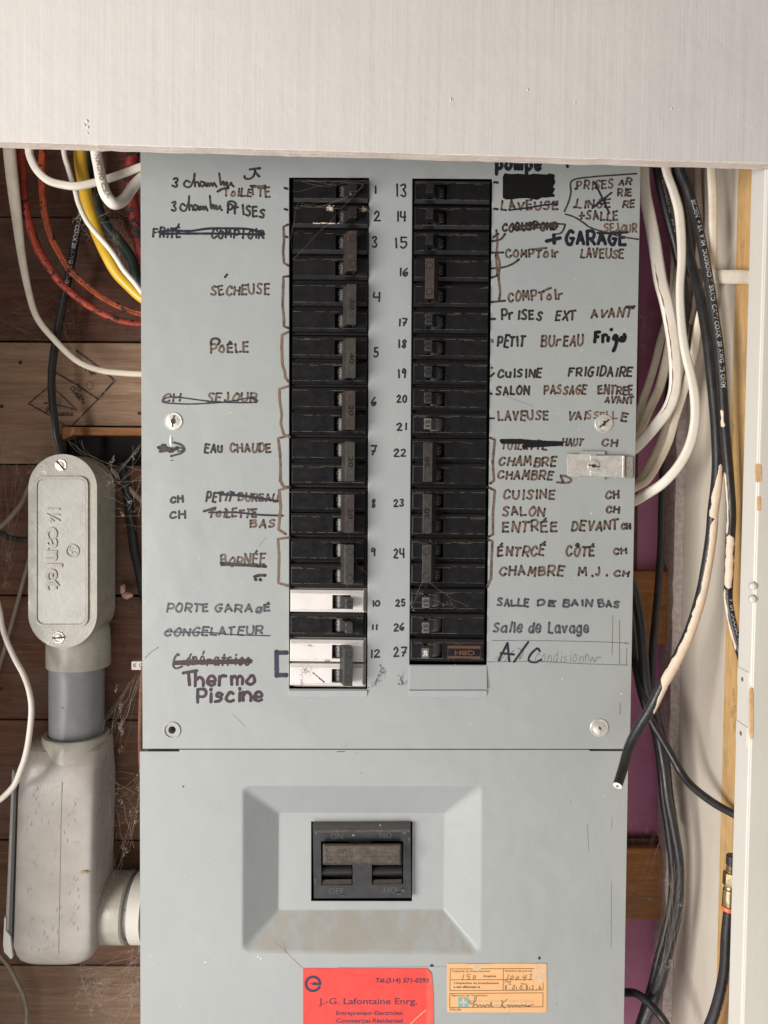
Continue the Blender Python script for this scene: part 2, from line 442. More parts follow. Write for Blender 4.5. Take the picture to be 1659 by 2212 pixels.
# ------------------------------------------------------------------ strokes and lettering
G = {
'A':"03 3c|3c 73|16 66",'B':"03 0c|~0c 5c 6a 48 08|~08 58 75 53 03",'C':"~7a 5c 2b 07 14 43 75",'D':"03 0c|~0c 4c 78 54 03",
'E':"6c 0c|0c 03|03 63|08 58",'F':"0c 03|0c 6c|08 48",'G':"~7b 4c 19 06 23 53 77|47 77",'H':"03 0c|73 7c|08 78",'I':"23 2c",
'J':"~5c 56 33 15",'L':"0c 03|03 63",'M':"03 1c|1c 46|46 7c|7c 83",'N':"03 0c|0c 73|73 7c",'O':"~4c 19 06 23 53 77 7a 4c",
'P':"03 0c|~0c 5c 7a 57 07",'Q':"~4c 19 06 23 53 77 7a 4c|46 83",'R':"03 0c|~0c 5c 7a 57 07|37 73",'S':"~7b 4c 1a 38 57 65 43 04",
'T':"3c 33|0c 7c",'U':"~0c 06 23 53 76 7c",'V':"0c 33|33 7c",'X':"03 7c|0c 73",'K':"03 0c|07 7c|27 73",
'É':"6c 0c|0c 03|03 63|08 58|3d 5f",'Ê':"6c 0c|0c 03|03 63|08 58|1d 3f|3f 5d",'Ô':"~4c 19 06 23 53 77 7a 4c|1d 3f|3f 5d",
'.':"23 24",'-':"07 57",'+':"33 3b|07 77",
'0':"~4c 19 06 23 53 77 7a 4c",'1':"23 2c",'2':"~0a 3c 6a 47 03|03 73",'3':"~0b 4c 6a 38|~38 65 43 04",'4':"~0c 07 77|6c 63",
'5':"6c 1c|1c 18|~18 58 65 33 04",'6':"~5c 18 05 33 65 57 15",'7':"0c 7c|7c 23|17 67",'8':"~7a 5c 2a 47 65 43 14 47 7a",'9':"~6a 3c 19 38 6a|6b 53",
'a':"~69 29 05 33 65 69|69 73",'b':"0c 03|~07 39 65 33 03",'c':"~68 39 05 33 64",'d':"~68 29 05 33 65|6c 63",'e':"~06 66 59 29 05 33 64",
'g':"~68 39 05 33 65 69|~69 62 30 01",'h':"0c 03|~06 39 67 63",'i':"29 23|2b 2c",'l':"2c 23",'m':"03 09|~07 29 47 43|~47 69 87 83",
'n':"03 09|~06 39 67 63",'o':"~39 05 33 65 59 39",'p':"09 00|~08 39 65 33 04",'r':"09 03|~07 29 59",'s':"~68 39 17 56 44 03",
't':"3c 33|09 69",'u':"~09 05 33 64 69|69 63",'v':"09 33|33 69",'é':"~06 66 59 29 05 33 64|4b 6d",'k':"0c 03|05 59|26 63",
' ':"",
}
GW = {'I':5,'1':5,'i':5,'l':5,'.':4,'m':11,'M':10.5,' ':5,'L':8,'E':8.5,'T':9}
INKN = [0]
def ribbon(mb, pts, w, Y0, smooth=True, taper=0.0, wob=.10):
    if smooth and len(pts) > 2: P = catmull([Vector((x, y)) for x, y in pts], 6)
    else:
        P = []
        for i in range(len(pts)-1):
            a, b = Vector(pts[i]), Vector(pts[i+1]); n = max(2, int((b-a).length/6)+1)
            P += [a.lerp(b, k/n) for k in range(n)]
        P.append(Vector(pts[-1]))
    Q = [P[0]]
    for p in P[1:]:
        if (p-Q[-1]).length > .5: Q.append(p)
    if len(Q) < 2: Q.append(Q[0]+Vector((.8, 0)))
    P = Q; n = len(P)
    L = [0]
    for i in range(1, n): L.append(L[-1]+(P[i]-P[i-1]).length)
    T = L[-1]
    vs = []; at = []; fs = []
    INKN[0] += 1
    base = Y0 - (INKN[0] % 40)*2.5e-6
    def put(p, d, yy): vs.append(W(p.x, p.y, yy)); at.append(d)
    hw = w/2
    sd = random.random()*50
    for i in range(n):
        a = P[max(0, i-1)]; b = P[min(n-1, i+1)]
        t = (b-a).normalized(); nn = Vector((-t.y, t.x))
        h = hw*(1+wob*2*noise.noise(Vector((sd, L[i]*.12, 0))))
        if taper: h *= 1-taper*L[i]/max(T, 1)
        yy = base - 4e-5*i/n
        e = min(L[i], T-L[i])
        d = max(0, 1-e/(w*1.1))
        put(P[i]+nn*h, d, yy); put(P[i]-nn*h, d, yy)
        if i: fs.append((2*i-2, 2*i-1, 2*i+1, 2*i))
    for end in (0, 1):
        p = P[0] if end == 0 else P[-1]
        q = P[1] if end == 0 else P[-2]
        t = (p-q).normalized(); nn = Vector((-t.y, t.x)); yy = base - (0 if end == 0 else 4e-5)
        ids = []
        for k in range(1, 4):
            a = PI*k/4
            ids.append(len(vs)); put(p + nn*hw*math.cos(a) + t*hw*.8*math.sin(a), 1, yy)
        A, B = (1, 0) if end == 0 else (2*n-2, 2*n-1)
        fs.append((A, ids[0], ids[1], ids[2], B))
    mb.add(vs, fs, at)
def write(mb, text, x0, y0, x1, y1, h, w=4.6, Y0=-0.00012, jit=.05, slant=0.0, low=None, xs=.84):
    slant += 0 if jit < .04 else random.uniform(-.03, .16)
    """y0/y1: baseline at left and right, h: capital height"""
    h *= .93; w *= .98
    adv = [GW.get(c, 9) for c in text]
    tot = sum(adv)-2.0
    sx = (x1-x0)/tot; cx = 0
    for c, ad in zip(text, adv):
        if G.get(c):
            t = cx/tot; bx = x0+cx*sx; by = y0+(y1-y0)*t + random.uniform(-jit, jit)*h
            big = 1.0 if jit < .04 else 2.2
            sc = h/9.0*random.uniform(1-.06*big, 1+.06*big); rot = random.uniform(-.05, .05)*big
            if low and c in low: sc *= .8
            for st in G[c].split('|'):
                sm = st[0] == '~'
                if sm: st = st[1:]
                pts = []
                for q in st.split():
                    gx, gy = int(q[0], 16), int(q[1], 16)-3
                    px = bx + gx*sx*xs + gy*sc*(slant+rot) + random.uniform(-.6, .6)
                    py = by - gy*sc + gx*sx*rot + random.uniform(-.6, .6)
                    pts.append((px, py))
                ribbon(mb, pts, w, Y0, smooth=sm)
        cx += ad

_tcache = {}
def text_geo(s, bold=0.0, res=3):
    key = (s, bold)
    if key in _tcache: return _tcache[key]
    cu = bpy.data.curves.new('t', 'FONT'); cu.body = s; cu.size = 1; cu.offset = bold; cu.resolution_u = res
    ob = bpy.data.objects.new('t', cu); COL.objects.link(ob)
    dg = bpy.context.evaluated_depsgraph_get()
    me = ob.evaluated_get(dg).to_mesh()
    vs = [(v.co.x, v.co.y) for v in me.vertices]; fs = [tuple(p.vertices) for p in me.polygons]
    ob.evaluated_get(dg).to_mesh_clear()
    bpy.data.objects.remove(ob); bpy.data.curves.remove(cu)
    x0 = min(v[0] for v in vs); x1 = max(v[0] for v in vs); y0 = min(v[1] for v in vs); y1 = max(v[1] for v in vs)
    r = (vs, fs, x0, x1, y0, y1); _tcache[key] = r
    return r
def text_px(mb, s, x0, y0, x1, y1, Y, bold=.012, rot=0):
    """fit text into the pixel box; rot in quarter turns clockwise"""
    vs, fs, a0, a1, b0, b1 = text_geo(s, bold)
    out = []
    for x, y in vs:
        u = (x-a0)/(a1-a0); v = 1-(y-b0)/(b1-b0)
        if rot == 1: u, v = 1-v, u
        elif rot == 2: u, v = 1-u, 1-v
        elif rot == 3: u, v = v, 1-u
        out.append(W(x0+(x1-x0)*u, y0+(y1-y0)*v, Y))
    mb.add(out, fs)

# ------------------------------------------------------------------ cables
class Cable: pass
def cable(pts, wid, flat=1.0, groove=0.0, nseg=14, steps=7, name=None, mat=None, parent=None, wav=.0, fix=None):
    """pts: (x, y, Y); wid: px width, a number or one per point"""
    ws = wid if isinstance(wid, (list, tuple)) else [wid]*len(pts)
    P4 = catmull([Vector((p[0], p[1], p[2])) for p in pts], steps)
    Wd = catmull([Vector((w, 0)) for w in ws], steps)
    pos = [W(p.x, p.y, p.z) for p in P4]
    n = len(pos); c = Cable(); c.pos = pos; c.side = []; c.tow = []; c.a = []; c.b = []; c.L = [0]; c.px = P4; c.T = []
    for i in range(n):
        t = (pos[min(n-1, i+1)]-pos[max(0, i-1)]).normalized()
        sd = Vector(fix) if fix else t.cross(Vector((0, 1, 0)))
        sd.normalize(); tw = t.cross(sd)
        a = Wd[i].x/2*PX(P4[i].z)
        if wav: a *= 1+wav*noise.noise(Vector((i*.35, ws[0], 3)))
        c.side.append(sd); c.tow.append(tw); c.a.append(a); c.b.append(a*flat); c.T.append(t)
        if i: c.L.append(c.L[-1]+(pos[i]-pos[i-1]).length)
    c.groove = groove
    vs = []; fs = []
    for i in range(n):
        for k in range(nseg):
            vs.append(surf(c, i, 2*PI*k/nseg))
    for i in range(n-1):
        for k in range(nseg):
            k2 = (k+1) % nseg
            fs.append((i*nseg+k, i*nseg+k2, (i+1)*nseg+k2, (i+1)*nseg+k))
    fs.append(tuple(range(nseg))); fs.append(tuple((n-1)*nseg+k for k in range(nseg)))
    mb = MB(); mb.smooth = True; mb.add(vs, fs)
    c.obj = mb.build(name, mat, parent, sharp=50) if name else None
    return c
def surf(c, i, ang, off=0.0):
    """ang 0 = toward the viewer, + = side"""
    g = 1-c.groove*math.exp(-(math.sin(ang)/.22)**2)
    return c.pos[i] + c.side[i]*(c.a[i]+off)*math.sin(ang) + c.tow[i]*((c.b[i]*g)+off)*math.cos(ang)
def at_len(c, s):
    s = max(0, min(c.L[-1]-1e-6, s)); i = 0
    lo, hi = 0, len(c.L)-1
    while hi-lo > 1:
        md = (lo+hi)//2
        if c.L[md] <= s: lo = md
        else: hi = md
    t = (s-c.L[lo])/max(1e-9, c.L[lo+1]-c.L[lo])
    return lo, t
def cable_point(c, s, ang, off):
    i, t = at_len(c, s)
    return surf(c, i, ang, off).lerp(surf(c, i+1, ang, off), t)
def len_at_y(c, y):
    for i, p in enumerate(c.px):
        if p.y >= y: return c.L[i]
    return c.L[-1]
def cable_text(c, s, y_start, y_end, hpx, mat, ang0=0.0, up=False, bold=.015, name='lettering'):
    vs, fs, a0, a1, b0, b1 = text_geo(s, bold)
    s0, s1 = len_at_y(c, y_start), len_at_y(c, y_end)
    out = []
    for x, y in vs:
        u = (x-a0)/(a1-a0); v = ((y-b0)/(b1-b0)-.5)
        if up: u = 1-u; v = -v
        sl = s0+(s1-s0)*u
        i, t = at_len(c, sl)
        h = hpx*PX(0)/max(c.a[i], 1e-5)
        out.append(cable_point(c, sl, ang0+v*h, .00012))
    mb = MB(); mb.add(out, fs)
    return mb.build(name, mat, c.obj)
def cable_patch(c, y0, y1, a_lo, a_hi, mat, name, seed=1, nz_amt=.35, off=.00035, k=8, sub=4):
    """irregular shell of paint over part of the cable; a_lo/a_hi functions of t"""
    s0, s1 = len_at_y(c, y0), len_at_y(c, y1)
    n = max(8, int((s1-s0)/.0012)); vs = []; fs = []
    for i in range(n+1):
        t = i/n; s = s0+(s1-s0)*t
        j = nz_amt*(noise.noise(Vector((t*n*.11, seed, 0)))*1.3+noise.noise(Vector((t*n*.4, seed, 5)))*.5)
        j2 = nz_amt*(noise.noise(Vector((t*n*.11, seed+9, 0)))*1.3+noise.noise(Vector((t*n*.4, seed, 9)))*.5)
        end = min(1, t/.04, (1-t)/.04)
        lo, hi = a_lo(t)+j, a_hi(t)+j2
        md = (lo+hi)/2; lo = md+(lo-md)*end; hi = md+(hi-md)*end
        for q in range(k+1):
            vs.append(cable_point(c, s, lo+(hi-lo)*q/k, off if 0 < q < k else .00002))
        if i:
            for q in range(k):
                b = (i-1)*(k+1)
                fs.append((b+q, b+q+1, b+k+2+q, b+k+1+q))
    mb = MB(); mb.smooth = True; mb.add(vs, fs)
    return mb.build(name, mat, c.obj)

# ------------------------------------------------------------------ setting: cavity
bw = MB(); bw.plate([(-420, 60), (1120, 60), (1120, 2500), (-420, 2500)], [], 0.128, .02)
back = structure(bw.build('back_wall', M_DARK))
seams = [60, 200, 468, 736, 1003, 1286, 1554, 1814, 2084, 2340, 2500]
pm = [M_WRED, M_WRED, M_WRED, M_WTAN, M_WBRN, M_WBRN, M_WBRN, M_WBRN, M_WLOW, M_WLOW]
stamp_plank = None
for i in range(len(seams)-1):
    a, b = seams[i]+1.5, seams[i+1]-1.5
    dy = random.uniform(-.001, .001)
    mb = MB()
    if i == 3:
        mb.plate([(-400, a), (480, a+4), (480, 921), (133, 919), (131, b), (-400, b)], [], 0.110, .016)
    elif i == 4:
        mb.plate([(-400, a), (131, a), (480, a+3), (480, b), (-400, b)], [], 0.110+dy, .016)
    else:
        mb.plate([(-400, a-2), (480, a+3), (480, b+3), (-400, b-2)], [], 0.110+dy, .016)
    p = mb.build('plank', pm[i], back, bevel=.0015)
    if i == 3: stamp_plank = p
mb = MB(); mb.plate([(134, 922), (480, 925), (480, 941), (160, 940), (134, 950)], [], 0.104, .02)
mb.build('ledge_strip', M_BLOCK, back, bevel=.001)
# nail heads and knots on the planks
mb = MB()
for x, y in ((44, 783), (301, 893), (4, 878), (3, 1488), (96, 2107), (170, 2109), (150, 2174)):
    mb.lathe(W(x, y, .110), (0, -1, 0), [(.0022, -.001), (.0022, .0003), (.0012, .0006)], 10)
mb.build('nail_head', M_METALD, back)
# lumber grade stamp (two lozenges with partly legible letters)
st = MB(); YS = .1097
for loop, w in (([(165, 757), (248, 822), (212, 862), (118, 803)], 1.8), ([(212, 862), (150, 925), (62, 872), (108, 833)], 1.4),
                ([(62, 872), (108, 833), (165, 885), (95, 870)], 1.2)):
    for i in range(len(loop)):
        if (i == 3): continue
        a, b = loop[i], loop[(i+1) % len(loop)]
        ribbon(st, [a, ((a[0]+b[0])/2+1, (a[1]+b[1])/2-1), b], w*2.3, YS)
def stamp_text(s, x, y, ln, h, deg):
    vs, fs, a0, a1, b0, b1 = text_geo(s, .05)
    ca, sa = math.cos(math.radians(deg)), math.sin(math.radians(deg)); out = []
    for px_, py_ in vs:
        u = (px_-a0)/(a1-a0)*ln; v = -(py_-b0)/(b1-b0)*h
        out.append(W(x+u*ca-v*sa, y+u*sa+v*ca, YS-.00003))
    st.add(out, fs)
stamp_text('S-P-F', 170, 790, 40, 12, 38)
stamp_text('4401', 108, 868, 26, 9, 120)
stamp_text('CLMA', 150, 838, 34, 11, 55)
stamp_text('SERS', 125, 899, 34, 8, 0)
stamp_text('HT CN', 165, 830, 44, 8, 75)
ribbon(st, catmull([Vector(p) for p in ((188, 828), (196, 824), (201, 832), (196, 842), (188, 838), (188, 828))], 3), 1.4, YS)
st.build('grade_stamp', M_STAMP, stamp_plank)

# right part of the cavity
mb = MB(); mb.plate([(1130, 60), (1640, 60), (1600, 2500), (1130, 2500)], [], 0.115, .03)
vio = structure(mb.build('violet_back_wall', M_VIO))
mb = MB(); mb.plate([(1130, 60), (1383, 60), (1376, 1395), (1130, 1395)], [], 0.108, .0069)
mb.build('edge_strip', M_WRED, vio, bevel=.001)  # dark red strip standing in for the shadow beside the panel
for (a, b, r) in ((1234, 1392, 1500), (1832, 1987, 1480)):
    mb = MB(); mb.plate([(1150, a), (r, a), (r, b), (1150, b)], [], 0.098, .0168)
    mb.build('wood_block', M_BLOCK, vio, bevel=.002)
for (a, b, r) in ((1812, 1830, 1480),):
    mb = MB(); mb.plate([(1150, a), (r, a), (r, b), (1150, b)], [], 0.106, .0088)
    mb.build('wood_block', M_WRED, vio, bevel=.001)
# side wall of the cavity with its broken board edge and stud
mb = MB(); mb.box((.3300, -.0240, -.85), (.348, .128, .55))
sidew = structure(mb.build('side_wall', M_SIDE))
mb = MB(); n = 60
for i in range(n):
    z0 = -.85+.95*i/n; z1 = -.85+.95*(i+1)/n
    x0 = .3195+.0016*noise.noise(Vector((i*.9, 0, 0))); x1 = .3195+.0016*noise.noise(Vector(((i+1)*.9, 0, 0)))
    mb.add([(x0, .083, z0), (.3298, .083, z0), (.3298, .083, z1), (x1, .083, z1), (x0, .1145, z0), (x1, .1145, z1)],
           [(0, 1, 2, 3), (0, 3, 5, 4)])
mb.build('gypsum_edge', M_GYP, sidew, recalc=False)
mb = MB(); mb.box((.3296, -.0922, -.85), (.350, -.0245, .55))
mb.build('stud', M_STUD, sidew, bevel=.001)
# trim post: inner strip and outer board
tp = MB(); tp.box((.3100, -.1168, -.85), (.45, -.0926, .55))
post = structure(tp.build('door_frame', M_POST, bevel=.0012, seg=3))
mb = MB(); mb.box((.3106, -.1192, -.85), (.45, -.1169, .55))
mb.build('trim_board', M_POST2, post, bevel=.0012, seg=3)
for (x, y, hh, ww) in ((1624, 1542, 56, 4.4), (1639, 1022, 20, 7), (1640, 1088, 16, 4)):
    mb = MB(); k = 12; pts = []
    for i in range(k): a = 2*PI*i/k; rr = 1+.3*noise.noise(Vector((i*2.1, x, 0))); pts.append((x+ww*math.copysign(abs(math.cos(a))**.5, math.cos(a))*rr, y+hh*math.copysign(abs(math.sin(a))**.5, math.sin(a))))
    mb.plate(pts, [], -0.1196, .002)
    mb.build('bare_wood_chip', M_CHIP, post, bevel=.0003)
for (x, y) in ((1628, 1266), (1627, 1294)):
    mb = MB(); mb.smooth = True; mb.lathe(W(x, y, -.1192), (0, -1, 0), [(.0032, -.002), (.0032, .0003), (.0024, .0012), (.001, .0016)], 16)
    mb.build('filled_nail', M_POST, post)
# painted-over hinge leaves on the inner strip
for y in (1468, 1585):
    zc = W(1600, y, -.105).z
    mb = MB(); mb.box((.3090, -.1145, zc-.0085), (.3103, -.0945, zc+.0085))
    h = mb.build('hinge_leaf', M_POST, post, bevel=.0004)
    mb = MB(); mb.lathe((.3091, -.104, zc), (-1, 0, 0), [(.002, -.001), (.002, .0003), (.001, .0006)], 10)
    mb.build('screw', M_RUSTL, h)
# left side of the opening, just outside the picture
mb = MB(); mb.box((-.545, -.10, -.85), (-.527, .128, .55)); structure(mb.build('left_side_wall', M_SIDE))
mb = MB(); mb.box((-2.6, -3.2, .66), (2.6, .2, .68)); structure(mb.build('ceiling', simple('dim_ceiling_board', (.34, .31, .28), rough=.9)))  # unseen ceiling added to keep light off the top of the header
mb = MB(); mb.box((-.76, -.118, -.85), (-.468, -.1005, .36)); structure(mb.build('left_door_frame', M_POST, bevel=.0015))  # unseen frame board added and sized to shade the left cavity

# header board
hb = MB(); n = 90; YH = -.1305; TK = .0118
low = []
for i in range(n+1):
    x = -140+1960*i/n
    y = 305 + (x/1659.0)*47 + .9*noise.noise(Vector((i*.23, 0, 0)))
    low.append((x, y))
top = [W(x, -420, YH) for x, y in low]
fr = [W(x, y, YH) for x, y in low]
fr2 = [p+Vector((0, .0006, -.0004+.0003*noise.noise(Vector((i*1.3, 2, 0))))) for i, p in enumerate(fr)]
bk2 = [p+Vector((0, TK-.001+.0006*noise.noise(Vector((i*.9, 7, 0))), -.0009+.0010*noise.noise(Vector((i*1.9, 4, 0))))) for i, p in enumerate(fr)]
bk = [p+Vector((0, TK, .001)) for p in fr]
tb = [p+Vector((0, TK, 0)) for p in top]
rows = [top, fr, fr2, bk2, bk, tb]; m1 = n+1
vs = [p for r in rows for p in r]; 
for r in range(5):
    hb.cur = 1 if r in (1, 2, 3) else 0
    hb.add([], [])
    for i in range(n):
        hb.f.append((r*m1+i, r*m1+i+1, (r+1)*m1+i+1, (r+1)*m1+i)); hb.mi.append(hb.cur); hb.sm.append(False)
hb.f.append(tuple([r*m1 for r in range(6)])); hb.mi.append(0); hb.sm.append(False)
hb.f.append(tuple([r*m1+n for r in range(6)])); hb.mi.append(0); hb.sm.append(False)
hb.v = vs
header = hb.build('header_board', [M_HEAD, M_RAW])
tag(header, 'wide cream painted board across the top with a bare wood lower edge', 'board')
mb = MB(); mb.smooth = True
for (x, y, rx, ry) in ((188, 262, 4, 5), (190, 275, 3.2, 4), (183, 270, 2, 5), (974, 215, 2, 5), (1140, 194, 2, 3), (1450, 235, 2, 3), (189, 288, 3, 2.4), (1242, 222, 2, 2)):
    c = W(x, y, YH); k = 10; vs = [c+Vector((0, -.0009, 0))]
    for rr, yo in ((.55, -.0007), (1.0, .0001)):
        for i in range(k):
            a = 2*PI*i/k; vs.append(c+Vector((math.cos(a)*rx*rr*PX(YH), yo, math.sin(a)*ry*rr*PX(YH))))
    fs = [(0, 1+i, 1+(i+1) % k) for i in range(k)] + [(1+i, 1+k+i, 1+k+(i+1) % k, 1+(i+1) % k) for i in range(k)]
    mb.add(vs, fs)
mb.build('paint_blister', M_HEAD, header)

# ------------------------------------------------------------------ the panel
panel = thing('electrical_panel', 'grey enamelled breaker panel covered in handwritten circuit names', 'electrical panel', W(829, 2300, .02))
LO = [(624.6, 383), (797.2, 383.5), (793.6, 1488.5), (624.6, 1488)]
RO = [(890.8, 385), (1063.4, 386), (1051.6, 1436.5), (884.3, 1436)]
mb = MB()
mb.plate([(303, 262), (1386, 262), (1361, 1618), (308, 1617.5)], [LO, RO, [(371.7+8*math.cos(a*PI/8), 1577+8*math.sin(a*PI/8)) for a in range(16)]], 0.0, .0013)
cover = mb.build('upper_cover', M_CASE, panel, bevel=.00035, seg=2, ang=60)
# lower cover with the pressed recess
mb = MB()
OUT = [(520.5, 1694), (1043, 1695), (1040.5, 2063), (519.5, 2059)]
INN = [(604.5, 1757), (959, 1757.5), (957, 1962.5), (603, 1964)]
MBH = [(672, 1774.5), (890.8, 1775), (890, 1947), (672, 1946.5)]
YL, YR = .0016, .0225
outer = [(302, 1623.5), (387, 1623.5), (388, 1619.5), (1273, 1619.7), (1274, 1622.5), (1357, 1622.8), (1344, 2420), (304, 2420)]
def tess(loops, Y):
    ls = [[W(x, y, Y) for x, y in l] for l in loops]
    tr = tessellate_polygon([[Vector((p.x, p.z, 0)) for p in l] for l in ls])
    return [p for l in ls for p in l], [tuple(t) for t in tr]
def qring(Q, r, k=5):
    out = []
    for i in range(4):
        p, a_, b_ = Vector(Q[i]), Vector(Q[i-1]), Vector(Q[(i+1) % 4])
        u = (a_-p).normalized()*r; v = (b_-p).normalized()*r
        for j in range(k+1):
            t = j/k; out.append(tuple((p+u)*(1-t)**2+p*2*t*(1-t)+(p+v)*t*t))
    return out
def lerpq(t): return [(OUT[i][0]+(INN[i][0]-OUT[i][0])*t, OUT[i][1]+(INN[i][1]-OUT[i][1])*t) for i in range(4)]
def prof(t):
    # fillets at both ends of a straight slope
    a_, b_ = .09, .04
    k = 1/(1-(a_+b_)/2*1.0)
    def f(x):
        if x <= 0: return 0
        if x < a_: return k*x*x/(2*a_)
        if x < 1-b_: return k*(a_/2+(x-a_))
        if x < 1: return k*(a_/2+(1-b_-a_)+(x-1+b_)-(x-1+b_)**2/(2*b_))
        return k*(a_/2+(1-b_-a_)+b_/2)
    return f(t)/f(1)
ts = [-.03, 0, .02, .04, .06, .08, .10, .5, .93, .95, .97, .985, 1.0, 1.02]
rings = []
for t in ts:
    d = YL+(YR-YL)*prof(t)
    # nominal positions are for the sloped sheet seen at its own depth
    rings.append([W(x, y, d) for x, y in qring(lerpq(t), 16-10*max(0, min(1, t)))])
o3 = [W(x, y, YL) for x, y in outer]; m3 = [W(x, y, YR) for x, y in MBH]
def fill(A, Bl):
    tr = tessellate_polygon([[Vector((p.x, p.z, 0)) for p in A], [Vector((p.x, p.z, 0)) for p in Bl]])
    return [tuple(t) for t in tr]
nr = len(rings[0])
mb.add(o3+rings[0], fill(o3, rings[0]))
mb.add(rings[-1]+m3, fill(rings[-1], m3))
mb.smooth = True
b0 = len(mb.v); mb.v += [p for r in rings for p in r]
for j in range(len(rings)-1):
    for i in range(nr):
        i2 = (i+1) % nr
        side_ = (i//6)
        dusty = .0 <= ts[j] and 12 <= i < 18 and i % 6 == 5
        mb.f.append((b0+j*nr+i, b0+j*nr+i2, b0+(j+1)*nr+i2, b0+(j+1)*nr+i)); mb.mi.append(1 if dusty and ts[j] < .97 else 0); mb.sm.append(True)
mb.smooth = False
mb.add(o3+[p+Vector((0, .012, 0)) for p in o3], [(i, (i+1) % len(o3), len(o3)+(i+1) % len(o3), len(o3)+i) for i in range(len(o3))])
mb.add(m3+[p+Vector((0, .0013, 0)) for p in m3], [(i, (i+1) % 4, 4+(i+1) % 4, 4+i) for i in range(4)])
lower = mb.build('lower_cover', [M_CASE, M_CASED], panel)
# flap: the dusty slope gets soft borders from the material
mb = MB(); mb.plate([(312, 270), (1376, 270), (1336, 2410), (314, 2410)], [[(318, 276), (1370, 276), (1330, 2404), (320, 2404)]], .0135, .09)
mb.build('box', M_CASE, panel)
mb = MB(); mb.plate([(330, 290), (1340, 290), (1320, 2390), (330, 2390)], [], .045, .002)
mb.build('interior_plate', M_DARK, panel)
# filler plate and the pressed flaps under the openings
def flap(x0, x1, x2, x3, ya, yb, proud0, proud1, nm):
    mb = MB()
    A = [W(x0, ya, 0), W(x1, ya, 0), W(x3, yb, 0), W(x2, yb, 0)]
    B = [p.copy() for p in A]
    B[0].y = B[1].y = -proud0; B[2].y = B[3].y = -proud1
    for p in A: p.y = .0012
    mb.quadfrustum(B, A)
    return mb.build(nm, M_CASE, panel, bevel=.0005, seg=3)
flap(884.0, 1052.0, 883.5, 1051.6, 1437.6, 1488.0, .0006, .0026, 'filler_plate')
flap(883.3, 1051.8, 884, 1051.5, 1490.4, 1506, .0022, .00008, 'pressed_flap')
flap(624.3, 793.8, 625, 793.5, 1490.2, 1506, .0022, .00008, 'pressed_flap')

def screw(px_, py_, r, Y, parent, slots, dome=.0022, name='screw', mat=None):
    R_ = r*PX(Y); c = W(px_, py_, Y)
    mb = MB(); mb.smooth = True
    mb.lathe(c, (0, -1, 0), [(R_, -.0004), (R_, .0006), (R_*.93, .0012), (R_*.86, .0012), (R_*.80, .0011), (R_*.6, dome*.8), (R_*.3, dome), (.0002, dome*1.03)], 32)
    s = mb.build(name, mat or M_METAL, parent, sharp=35)
    mb = MB()
    for k, (ang, ln, wd) in enumerate(slots):
        a = math.radians(ang); u = Vector((math.cos(a), 0, math.sin(a))); v = Vector((-math.sin(a), 0, math.cos(a)))
        L_ = R_*ln; w_ = R_*wd; n = 6; top = []
        yy = dome+.0002+k*.00004
        A = [c+u*L_*sx+v*w_*sy for sx, sy in ((-1, -1), (1, -1), (1, 1), (-1, 1))]
        Bm = [p+Vector((0, -yy, 0)) for p in A]; A = [p+Vector((0, -.0009, 0)) for p in A]
        mb.quadfrustum(Bm, A)
    if slots: mb.build('slot', M_METALD, s)
    return s
screw(375.2, 910.4, 19.5, 0, cover, [(80, .66, .075), (45, .3, .15), (-45, .3, .15)])
screw(1304, 915, 19.6, 0, cover, [(40, .66, .08), (85, .28, .12)])
screw(1294.5, 1571.5, 20, 0, cover, [(20, .12, .1), (-55, .3, .04)])
# empty screw hole with scraped rim
mb = MB(); mb.smooth = True
c = W(371.7, 1577, 0); s = PX(0)
mb.lathe(c, (0, -1, 0), [(15.5*s, -.0002), (16*s, .0010), (18*s, .0014), (18.6*s, .0006), (19*s, -.0003)], 32, cap=False)
mb.build('hole_rim', simple('scraped_zinc_rim', (.5, .47, .45), (.4, .36, .33), .5, scale=200), cover)
mb = MB(); mb.smooth = True
mb.lathe(c+Vector((0, 0, .0)), (0, -1, 0), [(15.6*s, -.0001), (11*s, -.0022), (8*s, -.006), (7.8*s, -.02)], 28, cap=False)
mb.build('hole_cone', M_CASE, cover)

# latch: bent zinc strip held in two straps
lt = MB()
lt.plate(rrect(1225, 981, 1290, 1029, 5), [], -.0036, .0009)
lt.plate([(1276, 984), (1345, 984), (1344, 1031), (1276, 1029)], [], -.0046, .0010)
latch = lt.build('latch', M_METAL, panel, bevel=.0004)
mb = MB(); mb.plate([(1345.5, 984), (1350, 985), (1349, 1032), (1344.5, 1031)], [], -.0054, .0018); mb.build('folded_edge', M_METAL, latch, bevel=.0004)
mb = MB(); mb.plate(rrect(1351, 986, 1367, 1033, 4), [], -.0030, .0016)
mb.build('grip_tab', simple('knurled_zinc', (.30, .28, .25), (.55, .52, .47), .55, metal=.8, scale=900, bs=1, bd=.0008, bscale=900), latch, bevel=.0004)
for ya, yb in ((975, 982), (1029.5, 1036.5)):
    mb = MB(); mb.plate(rrect(1253, ya, 1307, yb, 3), [], -.0028, .0028); mb.build('strap', M_CASE, latch, bevel=.0006)
screw(1281.5, 1006.4, 12.5, -.0046, latch, [(-10, .9, .10), (45, .34, .14), (-45, .34, .14)], dome=.0016)

